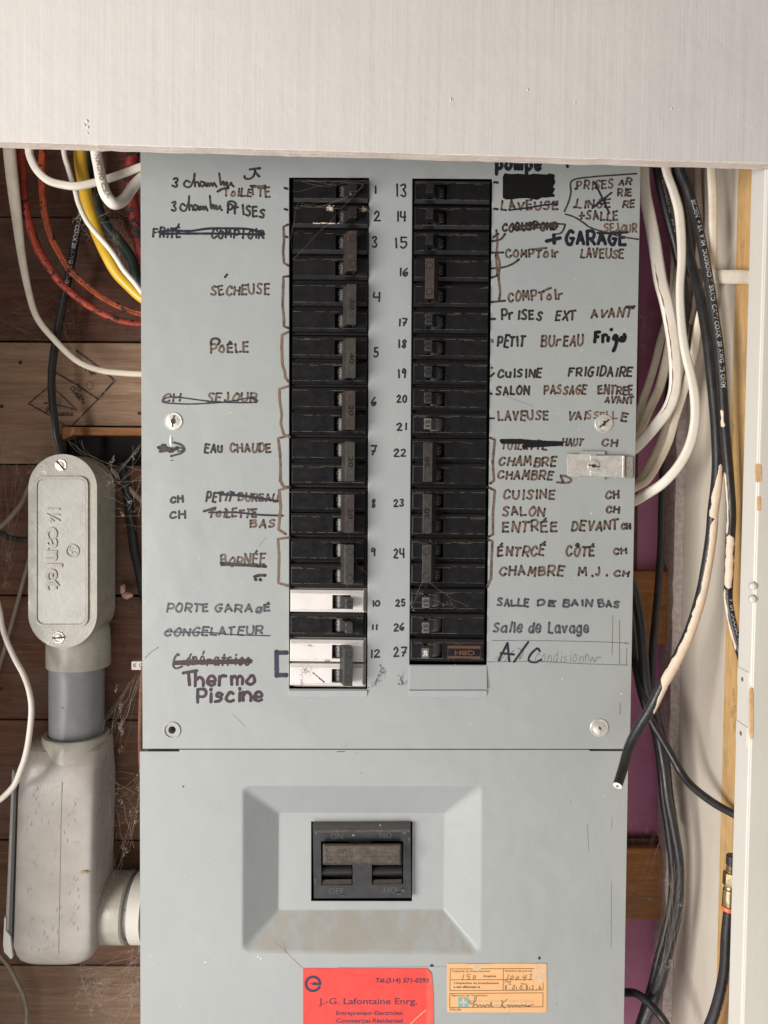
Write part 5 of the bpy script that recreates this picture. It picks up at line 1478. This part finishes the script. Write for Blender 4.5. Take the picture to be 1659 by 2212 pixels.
# ------------------------------------------------------------------ cables
CG = 'cables in the wall cavity'
def C(name, label, pts, wid, mat, **k):
    c = cable(pts, wid, name=name, mat=mat, **k); tag(c.obj, label, 'cable', CG); return c
c = C('flat_cable', 'long white flat cable hanging down the far left and curving to the panel',
  [(18, 260, .03), (20, 320, .035), (28, 400, .04), (38, 483, .05), (47, 553, .055), (62, 630, .06), (80, 686, .065), (117, 733, .07), (167, 780, .07), (217, 800, .07), (267, 806, .07), (307, 808, .07), (345, 808, .07)],
  [27, 27, 26, 22, 18, 15, 14, 13.5, 13, 13, 13, 13, 13], M_CREAM, flat=.6, groove=.15)
c = C('flat_cable', 'white cable sweeping in a wide loop over the orange and yellow cables',
  [(60, 250, -.01), (62, 318, .0), (68, 345, .0), (82, 370, .0), (105, 390, .002), (135, 399, .004), (167, 402, .005), (207, 394, .01), (240, 384, .015), (277, 371, .02), (303, 361, .02), (340, 350, .02)], 17, M_CREAM2, flat=.8, groove=.25)
c = C('round_cable', 'thick white cable in a tight U bend at the upper left corner of the panel',
  [(203, 255, -.01), (207, 325, .0), (213, 360, .0), (220, 395, -.002), (230, 423, -.002), (247, 440, .0), (267, 432, .01), (283, 410, .02), (303, 387, .025), (340, 360, .03)], [23, 23, 23, 24, 25, 25, 24, 23, 23, 23], M_CREAM2, flat=.9)
cable_text(c, 'NMD90 CSA', 333, 432, 9, M_PRINTB, .35)
c = C('thin_cable', 'thin white cable running diagonally across the yellow cable',
  [(134, 250, .02), (138, 326, .02), (147, 362, .02), (157, 395, .018), (163, 413, .016), (170, 440, .015), (187, 477, .012), (207, 503, .01), (233, 533, .01), (250, 556, .01), (267, 583, .01), (290, 610, .012), (307, 632, .014), (335, 665, .016)], 11, M_CREAM2, flat=.9)
C('yellow_cable', 'thick yellow cable curving behind the left edge of the panel',
  [(172, 250, .035), (173, 326, .035), (175, 360, .035), (182, 400, .035), (188, 435, .035), (200, 477, .035), (213, 513, .032), (233, 556, .03), (253, 590, .03), (277, 616, .03), (302, 640, .03), (335, 662, .03)],
  [27, 27, 27, 27, 27, 26, 25, 25, 25, 24, 23, 23], M_YEL, flat=.8)
C('orange_cable', 'thick cracked orange red cable, the outermost of the two orange curves',
  [(44, 250, .05), (45, 322, .05), (47, 367, .05), (53, 433, .052), (63, 483, .054), (80, 533, .056), (92, 556, .057), (110, 583, .058), (133, 613, .06), (167, 643, .06), (200, 666, .062), (240, 686, .064), (273, 696, .066), (305, 700, .068), (340, 702, .068)],
  [19, 19, 19, 18, 18, 18, 17, 17, 16, 15, 15, 14, 13, 13, 13], M_ORA, flat=.8, wav=.12)
c = C('orange_cable', 'orange cable with a dark groove, the inner of the two orange curves',
  [(96, 250, .055), (93, 325, .055), (90, 367, .055), (92, 417, .056), (98, 467, .057), (113, 517, .058), (132, 553, .06), (150, 583, .06), (183, 613, .062), (217, 640, .064), (260, 663, .066), (305, 678, .068), (340, 684, .068)],
  [16, 16, 16, 15, 15, 15, 14, 14, 14, 13, 13, 13, 13], M_ORB, flat=.8, groove=.4)
cable_patch(c, 440, 676, lambda t: -.14+.35*t, lambda t: .14+.35*t, M_GROOVE, 'dark_groove', 3, .1, .00012, 3)
c = C('black_coax_cable', 'black coaxial cable with white lettering disappearing behind the conduit body',
  [(192, 330, .075), (184, 420, .075), (172, 475, .075), (163, 517, .075), (157, 553, .076), (147, 603, .078), (137, 653, .08), (127, 703, .08), (118, 753, .08), (112, 803, .078), (112, 853, .075), (117, 903, .07), (123, 946, .07), (133, 983, .075), (140, 1030, .08)], 16.5, M_COAX)
cable_text(c, 'CATV COAX 20 AWG 75 OHM', 452, 612, 9, M_PRINTG, .25)
cable_text(c, 'BELDEN 9104 DUOBOND', 890, 975, 7, M_PRINTG, -.9)
C('red_cable', 'cracked dark red cable beside the top left corner of the panel',
  [(292, 250, .06), (288, 330, .06), (283, 365, .06), (284, 417, .06), (291, 467, .06), (303, 530, .06), (320, 590, .06)], 27, M_RED, flat=.8, wav=.2)
C('green_cable', 'dark green cable mostly hidden behind the yellow cable',
  [(190, 260, .085), (197, 365, .085), (207, 433, .085), (227, 483, .085), (255, 517, .085), (285, 560, .08), (296, 600, .075), (325, 640, .07)], 22, M_GREEN)
C('thin_cable', 'dim thin cable slanting down behind the left side of the conduit body',
  [(78, 1150, .095), (60, 1219, .095), (40, 1293, .095), (20, 1366, .095), (3, 1426, .095), (-20, 1500, .095)], 9, M_DIMC)
C('thin_cable', 'dusty thin cable rising to the upper left of the conduit body',
  [(85, 1010, .09), (62, 1053, .085), (47, 1086, .08), (22, 1118, .075), (0, 1138, .07), (-40, 1165, .07)], 10, M_DIMC)
C('dark_cable', 'short dark cable curving out from behind the conduit body on the left',
  [(-30, 1130, .08), (0, 1149, .08), (20, 1161, .08), (40, 1165, .08), (62, 1164, .08), (95, 1155, .085)], 12, M_GREEN)
C('white_cable', 'white cable bowing in front of the conduit pipe at the lower left',
  [(-25, 1240, .03), (-3, 1310, .02), (8, 1366, .015), (30, 1419, .01), (50, 1456, .005), (63, 1493, .0), (68, 1533, .0), (63, 1589, .0), (55, 1633, .0), (44, 1665, .0), (33, 1692, .0), (17, 1712, .0), (-3, 1729, .0), (-40, 1750, .0)],
  [11, 11, 11, 11.5, 12, 12, 12.5, 12.5, 13, 13, 13, 13, 13, 13], M_CREAM2)
C('grey_cable', 'thin grey cable at the bottom left corner over the brown plank',
  [(-30, 2020, .09), (0, 2064, .09), (20, 2089, .09), (37, 2122, .09), (50, 2149, .09), (57, 2179, .088), (57, 2212, .088), (57, 2280, .088)], 8.5, M_DIMC)
C('grey_cable', 'thin grey cable between the conduit body and the panel edge',
  [(240, 1015, .1), (263, 1036, .1), (283, 1060, .1), (309, 1084, .1), (345, 1110, .1)], 10.5, M_DIMC)
C('black_cable', 'thick black cable in the shadow beside the left edge of the panel',
  [(262, 1000, .1), (275, 1070, .1), (283, 1133, .1), (290, 1190, .1), (300, 1233, .1), (310, 1285, .1), (330, 1340, .1)], 19, M_COAX)
C('brown_cable', 'reddish brown cable along the left edge of the panel above the seam',
  [(315, 1400, .05), (307, 1470, .05), (304, 1540, .05), (303, 1600, .05), (305, 1660, .05), (312, 1720, .05)], 10, M_WBRN)
# right side
c = C('flat_cable', 'leftmost of the white cables on the right, bending back to the panel edge',
  [(1388, 290, .02), (1389, 363, .02), (1393, 417, .02), (1403, 467, .02), (1413, 520, .02), (1426, 603, .018), (1439, 653, .015), (1449, 703, .015), (1456, 753, .015), (1459, 803, .015), (1456, 846, .018), (1443, 883, .022), (1419, 916, .028), (1393, 946, .034), (1372, 967, .04), (1340, 990, .045)],
  [26, 26, 26, 27, 28, 29, 29, 29, 28, 27, 26, 26, 25, 25, 25, 25], M_CREAM2, flat=.5, groove=.3)
cable_patch(c, 560, 900, lambda t: -.72, lambda t: -.58, M_RUSTL, 'dirty_line', 5, .12, .00012, 3)
C('flat_cable', 'white cable in the longest loop on the right, ending low at the panel edge',
  [(1424, 290, .01), (1439, 367, .01), (1456, 417, .01), (1468, 467, .008), (1473, 553, .005), (1469, 620, .004), (1471, 686, .003), (1479, 753, .0), (1493, 813, .0), (1501, 860, .0), (1501, 913, .0), (1489, 963, .002), (1466, 1006, .006), (1433, 1043, .012), (1399, 1066, .02), (1369, 1083, .03), (1335, 1095, .035)],
  [17, 18, 19, 20, 19, 18, 18, 19, 20, 21, 21, 21, 21, 21, 22, 22, 22], M_CREAM2, flat=.7, groove=.25)
C('flat_cable', 'white cable descending at the right and passing behind the black coax',
  [(1536, 290, -.03), (1537, 367, -.03), (1540, 433, -.03), (1540, 500, -.03), (1539, 560, -.025), (1529, 620, -.01), (1516, 666, .0), (1506, 713, .01), (1499, 760, .015), (1486, 813, .02), (1473, 860, .028), (1459, 903, .035), (1446, 950, .04), (1426, 993, .045), (1399, 1036, .05), (1373, 1053, .055), (1340, 1075, .06)],
  [19, 19, 19, 18, 17, 17, 18, 18, 17, 17, 17, 17, 17, 17, 17, 17, 17], M_CREAM, flat=.7, groove=.25)
C('flat_cable', 'dimmer white cable behind the bundle, bending back highest at the panel edge',
  [(1440, 290, .06), (1450, 400, .06), (1456, 500, .06), (1456, 603, .06), (1443, 680, .06), (1427, 736, .06), (1416, 780, .06), (1403, 823, .06), (1389, 863, .06), (1376, 903, .062), (1350, 945, .065)], 17, M_CREAM, flat=.7, groove=.2)
C('flat_cable', 'white cable behind the bundle, second to bend back at the panel edge',
  [(1460, 290, .045), (1468, 400, .045), (1470, 500, .045), (1463, 603, .045), (1455, 680, .045), (1447, 740, .045), (1436, 793, .045), (1423, 840, .045), (1403, 883, .048), (1386, 920, .052), (1355, 970, .055)], 20, M_CREAM, flat=.7, groove=.25)
C('flat_cable', 'pair of white cables low behind the bundle near the panel edge',
  [(1490, 600, .06), (1475, 760, .06), (1452, 880, .06), (1430, 946, .06), (1414, 983, .06), (1396, 1016, .06), (1371, 1052, .062), (1340, 1085, .065)], 17, M_CREAM, flat=.7, groove=.25)
C('flat_cable', 'white cable running sideways to the trim post at the right',
  [(1500, 594, .02), (1525, 596, -.005), (1545, 597, -.022), (1575, 598, -.045), (1600, 598, -.0655), (1620, 599, -.09)], [28, 29, 29, 30, 30, 30], M_CREAM, fix=(0, 0, 1), flat=.4, groove=.2)
C('brown_cable', 'dim brownish cable in the upper right of the cavity',
  [(1505, 290, .05), (1508, 400, .05), (1512, 480, .05), (1508, 560, .05), (1500, 640, .05), (1490, 700, .05)], 14, M_DIMC)
c = C('black_coax_cable', 'black coax with printed lettering running down the right and behind the trim post',
  [(1450, 290, -.02), (1469, 367, -.02), (1483, 400, -.022), (1496, 443, -.024), (1509, 493, -.03), (1521, 553, -.034), (1533, 620, -.04), (1543, 686, -.044), (1553, 753, -.048), (1559, 820, -.05), (1563, 886, -.052), (1568, 953, -.055), (1574, 1020, -.058), (1580, 1106, -.06), (1578, 1156, -.062), (1576, 1206, -.064), (1574, 1256, -.066), (1573, 1293, -.068), (1579, 1333, -.07), (1589, 1373, -.072), (1597, 1403, -.075), (1612, 1450, -.078)],
  [21, 21, 21, 21, 21, 21, 21, 21, 21, 20.5, 20.5, 21, 21, 20, 20, 20, 19, 19, 19, 19, 19, 19], M_COAX)
cable_text(c, 'BELDEN  + SA  9104  DUOBOND II  BRAID  CATV COAX  20 AWG  75 OHM', 436, 832, 8.5, M_PRINTG, -.12)
cable_text(c, '9104 DUOBOND II', 1292, 1398, 9, M_PRINTG, .3)
cable_patch(c, 880, 920, lambda t: -1.2, lambda t: -.5, M_OLDP, 'peeling_paint', 5, .3)
cable_patch(c, 1010, 1150, lambda t: -1.45, lambda t: -1.0, M_OLDP, 'peeling_paint', 6, .15)
cable_patch(c, 1150, 1270, lambda t: -1.4, lambda t: .1+.5*math.sin(t*3), M_OLDP, 'peeling_paint', 7, .8)
cable_patch(c, 1270, 1402, lambda t: -1.5, lambda t: -.95, M_OLDP, 'peeling_paint', 8, .15)
c2 = C('cut_coax_cable', 'half painted cream and black coax with a cut end hanging over the panel edge',
  [(1452, 290, .02), (1466, 400, .02), (1478, 480, .015), (1489, 553, .005), (1503, 603, -.005), (1518, 670, -.015), (1529, 736, -.022), (1536, 803, -.027), (1543, 870, -.03), (1548, 936, -.033), (1550, 1003, -.035), (1547, 1053, -.036), (1540, 1106, -.037), (1536, 1156, -.037), (1526, 1223, -.037), (1513, 1289, -.037), (1489, 1366, -.037), (1459, 1429, -.037), (1429, 1483, -.036), (1406, 1529, -.034), (1379, 1573, -.032), (1359, 1613, -.034), (1346, 1659, -.042), (1334, 1697, -.056)],
  [20, 20, 20, 21, 22, 23, 24, 24, 24, 24, 24, 24, 23, 23, 23, 23, 23, 23, 23, 23, 22, 21, 21, 20.5], M_COAX)
cable_patch(c2, 998, 1120, lambda t: -.1-.9*min(1, t*1.6), lambda t: .4+.7*min(1, t*1.5), M_OLDP, 'peeling_paint', 11, .25)
cable_patch(c2, 1110, 1478, lambda t: -.75+.2*math.sin(t*7)-2.6*max(0, t-.70), lambda t: 1.55, M_OLDP, 'peeling_paint', 12, .3)
cable_patch(c2, 1474, 1532, lambda t: -.5+1.0*t, lambda t: 1.5-.3*t, M_OLDP, 'peeling_paint', 13, .25)
i = len(c2.pos)-1
mb = MB(); mb.smooth = True; mb.lathe(c2.pos[i], c2.T[i], [(.0042, -.001), (.0042, .0002), (.0036, .0003)], 20)
mb.build('cut_core', simple('white_foam_core', (.7, .68, .66), rough=.8), c2.obj, sharp=40)
mb = MB(); mb.lathe(c2.pos[i], c2.T[i], [(.0011, -.001), (.0011, .0012)], 10); mb.build('copper_core', M_BRASS, c2.obj)
c = C('black_coax_cable', 'black coax with faint lettering passing behind the white cables',
  [(1405, 290, .03), (1419, 363, .03), (1426, 400, .03), (1436, 443, .03), (1446, 483, .03), (1456, 520, .032), (1463, 553, .034), (1478, 620, .04), (1481, 690, .05), (1470, 760, .06), (1447, 830, .068), (1440, 900, .07), (1434, 960, .07), (1431, 1050, .07), (1429, 1106, .07), (1428, 1173, .07), (1424, 1239, .07), (1419, 1306, .068), (1411, 1389, .065), (1408, 1439, .062), (1407, 1490, .06), (1416, 1540, .06), (1430, 1590, .06), (1440, 1650, .06), (1447, 1720, .06), (1458, 1790, .055)],
  [19, 19, 19, 19, 19, 18, 18, 17, 17, 16, 15, 15, 15, 15, 15, 15.5, 16, 16.5, 16.5, 16.5, 16, 16, 16, 16, 16, 16], M_COAX)
cable_text(c, '9104   DUOBOND II', 378, 500, 8, M_PRINTG, .55, up=True)
C('black_cable', 'thick black cable bowing out toward the white wall at the lower right',
  [(1345, 1210, .03), (1369, 1273, .03), (1383, 1339, .03), (1389, 1406, .03), (1393, 1466, .03), (1401, 1506, .03), (1416, 1556, .028), (1426, 1606, .025), (1435, 1659, .02), (1443, 1726, .015), (1456, 1792, .01), (1467, 1859, .005), (1467, 1926, .005), (1461, 1976, .008), (1449, 2026, .012), (1436, 2076, .015), (1423, 2126, .018), (1406, 2172, .02), (1389, 2215, .02), (1370, 2270, .02)],
  [22, 22, 22, 22, 22, 22, 21, 20, 19, 19, 20, 20, 21, 24, 26, 27, 28, 29, 29, 29], M_COAX)
C('black_cable', 'second black cable hugging the inside of the bowed black cable',
  [(1355, 1270, .05), (1370, 1400, .05), (1374, 1440, .05), (1386, 1490, .048), (1402, 1540, .046), (1418, 1590, .044), (1428, 1659, .042), (1434, 1726, .038), (1444, 1792, .034), (1452, 1859, .03), (1453, 1926, .03), (1446, 1976, .03), (1434, 2026, .03), (1421, 2076, .03), (1409, 2126, .03), (1395, 2172, .03), (1378, 2225, .03)], 18, M_COAX)
C('black_cable', 'black cable crossing to the right behind the trim post low in the cavity',
  [(1375, 1430, .045), (1384, 1490, .03), (1403, 1549, .02), (1426, 1589, .01), (1449, 1629, .0), (1470, 1666, -.008), (1489, 1692, -.018), (1516, 1716, -.032), (1549, 1739, -.047), (1586, 1759, -.063), (1610, 1772, -.07)], 17.5, M_COAX)
C('black_cable', 'short black cable coming out from the panel edge at the bottom right',
  [(1325, 2146, .03), (1351, 2144, .028), (1373, 2146, .02), (1393, 2159, .01), (1413, 2179, .0), (1433, 2203, -.01), (1456, 2240, -.015)], 17, M_COAX)
c = C('connector_coax_cable', 'black coax with a brass threaded connector beside the trim post',
  [(1575, 1960, -.068), (1572, 1990, -.068), (1569, 2026, -.068), (1565, 2092, -.068), (1556, 2142, -.066), (1544, 2186, -.064), (1530, 2222, -.062), (1510, 2270, -.06)], [22, 23, 24, 23, 23, 23, 23, 23], M_COAX)
cable_text(c, 'DUOBOND II  BRAID  20 AWG', 2000, 2180, 8, M_PRINTG, .75)
K = c.obj
a = W(1574, 1962, -.068); ax = W(1581, 1850, -.068)-a; s = PX(-.068)
def con(name, prof, mat, n=24, sm=True):
    mb = MB(); mb.smooth = sm; mb.lathe(a, ax, [(r*s*1.22, h*s) for r, h in prof], n); mb.build(name, mat, K, sharp=35)
con('orange_seal', [(11.5, -4), (12.5, -3), (12.5, 4), (12, 5)], M_ORNG)
con('crimp_barrel', [(11.5, 6), (12, 8), (12, 20), (11.5, 42), (10, 44)], M_BRASS)
con('groove_ring', [(10, 44), (9, 46), (9, 50), (10.5, 51)], M_BRASS)
con('hex_nut', [(12, 51), (13, 53), (13, 80), (11, 82)], M_BRASS, 6, False)
con('thread', [(8, 82)]+[(8.5 if k % 2 else 7.2, 84+k*2.2) for k in range(8)]+[(7, 102)], M_BRASS)
con('plug_end', [(8, 98), (9.5, 99), (9.5, 118), (8, 120)], M_COAX)

# small things
mb = MB(); mb.plate(rrect(284, 1429, 330, 1447, 2), [], .075, .006)
t = mb.build('plastic_anchor', M_PLASTC, bevel=.0008); tag(t, 'small cream plastic strip with letters poking out left of the panel', 'plastic strip')
mb = MB(); text_px(mb, 'IS  Q', 288, 1433, 308, 1443, .0748, .01); mb.build('lettering', M_MARKD, t)
def crumb(x, y, Y, rx, ry, rz, seed, mat):
    bm = bmesh.new(); bmesh.ops.create_icosphere(bm, subdivisions=3, radius=1)
    c = W(x, y, Y); mb = MB(); mb.smooth = True
    vs = []
    for v in bm.verts:
        k = 1+.45*noise.noise(v.co*1.7+Vector((seed, 0, 0)))+.2*noise.noise(v.co*5+Vector((seed, 3, 0)))
        vs.append(c+Vector((v.co.x*rx*k, v.co.y*ry*k, v.co.z*rz*k))*PX(Y))
    mb.add(vs, [tuple(v.index for v in f_.verts) for f_ in bm.faces]); bm.free(); return mb
o = crumb(265, 1273, .098, 6, 6, 10, 3, M_FOAM).build('foam_crumb', M_FOAM); tag(o, 'upper crumb of pink foam stuck right of the conduit body', 'foam crumb', 'pink foam crumbs')
o = crumb(275, 1286, .098, 12, 7, 7, 8, M_FOAM).build('foam_crumb', M_FOAM); tag(o, 'larger lower crumb of pink foam right of the conduit body', 'foam crumb', 'pink foam crumbs')

# ------------------------------------------------------------------ cobwebs
def strand(mb, a, b_, r, sag, seed, knots=True):
    n = 10; P = []
    for i in range(n+1):
        t = i/n; p = a.lerp(b_, t); p = p+Vector((0, 0, -sag*4*t*(1-t)))
        amp = .0016*math.sin(PI*t)
        p += Vector((noise.noise(Vector((seed, t*4, 0))), .3*noise.noise(Vector((seed, t*4, 4))), noise.noise(Vector((seed, t*4, 9)))))*amp*2
        P.append(p)
    V = []; fs = []
    for i, p in enumerate(P):
        rr = r*(1+ (1.6*max(0, noise.noise(Vector((seed*3, i*.9, 0)))) if knots else 0))
        t = (P[min(n, i+1)]-P[max(0, i-1)]).normalized(); s1 = t.cross(Vector((0, 1, 0)))
        if s1.length < 1e-3: s1 = Vector((1, 0, 0))
        s1.normalize(); s2 = t.cross(s1)
        for k in range(3):
            a_ = 2*PI*k/3; V.append(p+s1*rr*math.cos(a_)+s2*rr*math.sin(a_))
        if i:
            for k in range(3): fs.append(((i-1)*3+k, (i-1)*3+(k+1) % 3, i*3+(k+1) % 3, i*3+k))
    mb.add(V, fs)
def web(label, anchors, Y, nst, nclump, seed, r=.00012, spread=26):
    rn = random.Random(seed); mb = MB()
    A = [W(x, y, Y+rn.uniform(-.01, .01)) for x, y in anchors]
    for i in range(nst):
        a, b_ = rn.choice(A), rn.choice(A)
        if a is b_: continue
        j = lambda: Vector((rn.gauss(0, 1), rn.gauss(0, .6), rn.gauss(0, 1)))*spread*.4*PX(Y)
        strand(mb, a+j(), b_+j(), r*rn.uniform(.3, .75), rn.uniform(0, .006), rn.uniform(0, 99))
    for i in range(nclump):
        a = rn.choice(A)+Vector((rn.gauss(0, 1), 0, rn.gauss(0, 1)))*spread*.35*PX(Y)
        p = a
        for k in range(5):
            q_ = p+Vector((rn.gauss(0, .6), rn.gauss(0, .3), rn.gauss(-.3, 1)))*.0026
            strand(mb, p, q_, r*rn.uniform(.6, 1.3), 0, rn.uniform(0, 99)); p = q_
    o = mb.build('cobweb', M_WEB, recalc=False); tag(o, label, 'cobweb', 'cobwebs in the wall cavity', kind='stuff')
web('cobweb threads hanging around the yellow and orange cables', [(215, 400), (290, 470), (180, 480), (165, 520), (250, 520), (275, 600), (240, 440)], .055, 42, 10, 1)
web('faint cobweb threads over the dark planks below the orange cables', [(20, 640), (40, 560), (130, 720), (160, 690), (60, 720), (5, 690), (165, 600), (165, 760)], .085, 30, 3, 2, r=.00008)
web('dusty cobweb clump left of the conduit body', [(0, 950), (40, 970), (75, 1000), (50, 1030), (48, 1050), (0, 960), (10, 1200), (5, 1245), (25, 1160)], .06, 34, 16, 3)
web('cobweb stretched between the conduit body and the panel edge', [(250, 1000), (305, 1020), (200, 1050), (240, 1040), (275, 1095), (295, 1110), (310, 1140), (230, 1120), (190, 1070), (160, 950), (300, 960)], .05, 34, 9, 4)
web('sagging cobweb thread between the grey pipe and the panel', [(303, 1455), (265, 1510), (258, 1570), (262, 1630), (225, 1640), (200, 1590), (290, 1460), (250, 1555)], .06, 22, 12, 5)
web('cobweb tangle beside the elbow fitting near the panel seam', [(225, 1655), (300, 1680), (245, 1700), (270, 1735), (235, 1710), (300, 1735), (270, 1830), (225, 1915), (245, 1780), (290, 1760)], .06, 48, 14, 6)
web('thick dusty cobweb below the elbow fitting at the bottom left', [(170, 2090), (230, 2120), (300, 2080), (200, 2160), (190, 2130), (170, 2150), (300, 2130), (255, 2200), (285, 2170), (300, 2050)], .07, 70, 30, 7, r=.00015)
web('cobweb hanging against the violet sheet at the right edge of the panel', [(1380, 640), (1400, 680), (1385, 720), (1420, 670), (1395, 745), (1378, 610)], .06, 22, 8, 8, r=.0001)
web('cobweb on the wooden block at the lower right', [(1355, 1925), (1425, 1945), (1390, 1945), (1400, 1875), (1420, 1830), (1365, 1780), (1370, 1990), (1418, 1800)], .07, 26, 8, 9, r=.0001)
web('fine threads wound around the two black cables at the lower right', [(1450, 1900), (1475, 1940), (1465, 1870), (1440, 2040), (1455, 2000), (1448, 2090), (1420, 2100)], .0, 30, 4, 10, r=.00008)
web('wisps of cobweb over the topmost left breakers', [(628, 410), (660, 390), (770, 390), (760, 420), (645, 440), (760, 470), (790, 400), (630, 560)], -.012, 12, 1, 11, r=.00006, spread=14)
web('wisps of cobweb over the lowest right breakers', [(895, 1300), (900, 1280), (930, 1290), (965, 1305), (975, 1295), (1010, 1315), (925, 1250), (940, 1170)], -.012, 12, 2, 12, r=.00006, spread=8)
web('broken thread hanging from the tie of the ninth breaker', [(750, 1150), (752, 1200), (735, 1170), (800, 1240), (752, 1270)], -.012, 8, 1, 13, r=.00005, spread=8)
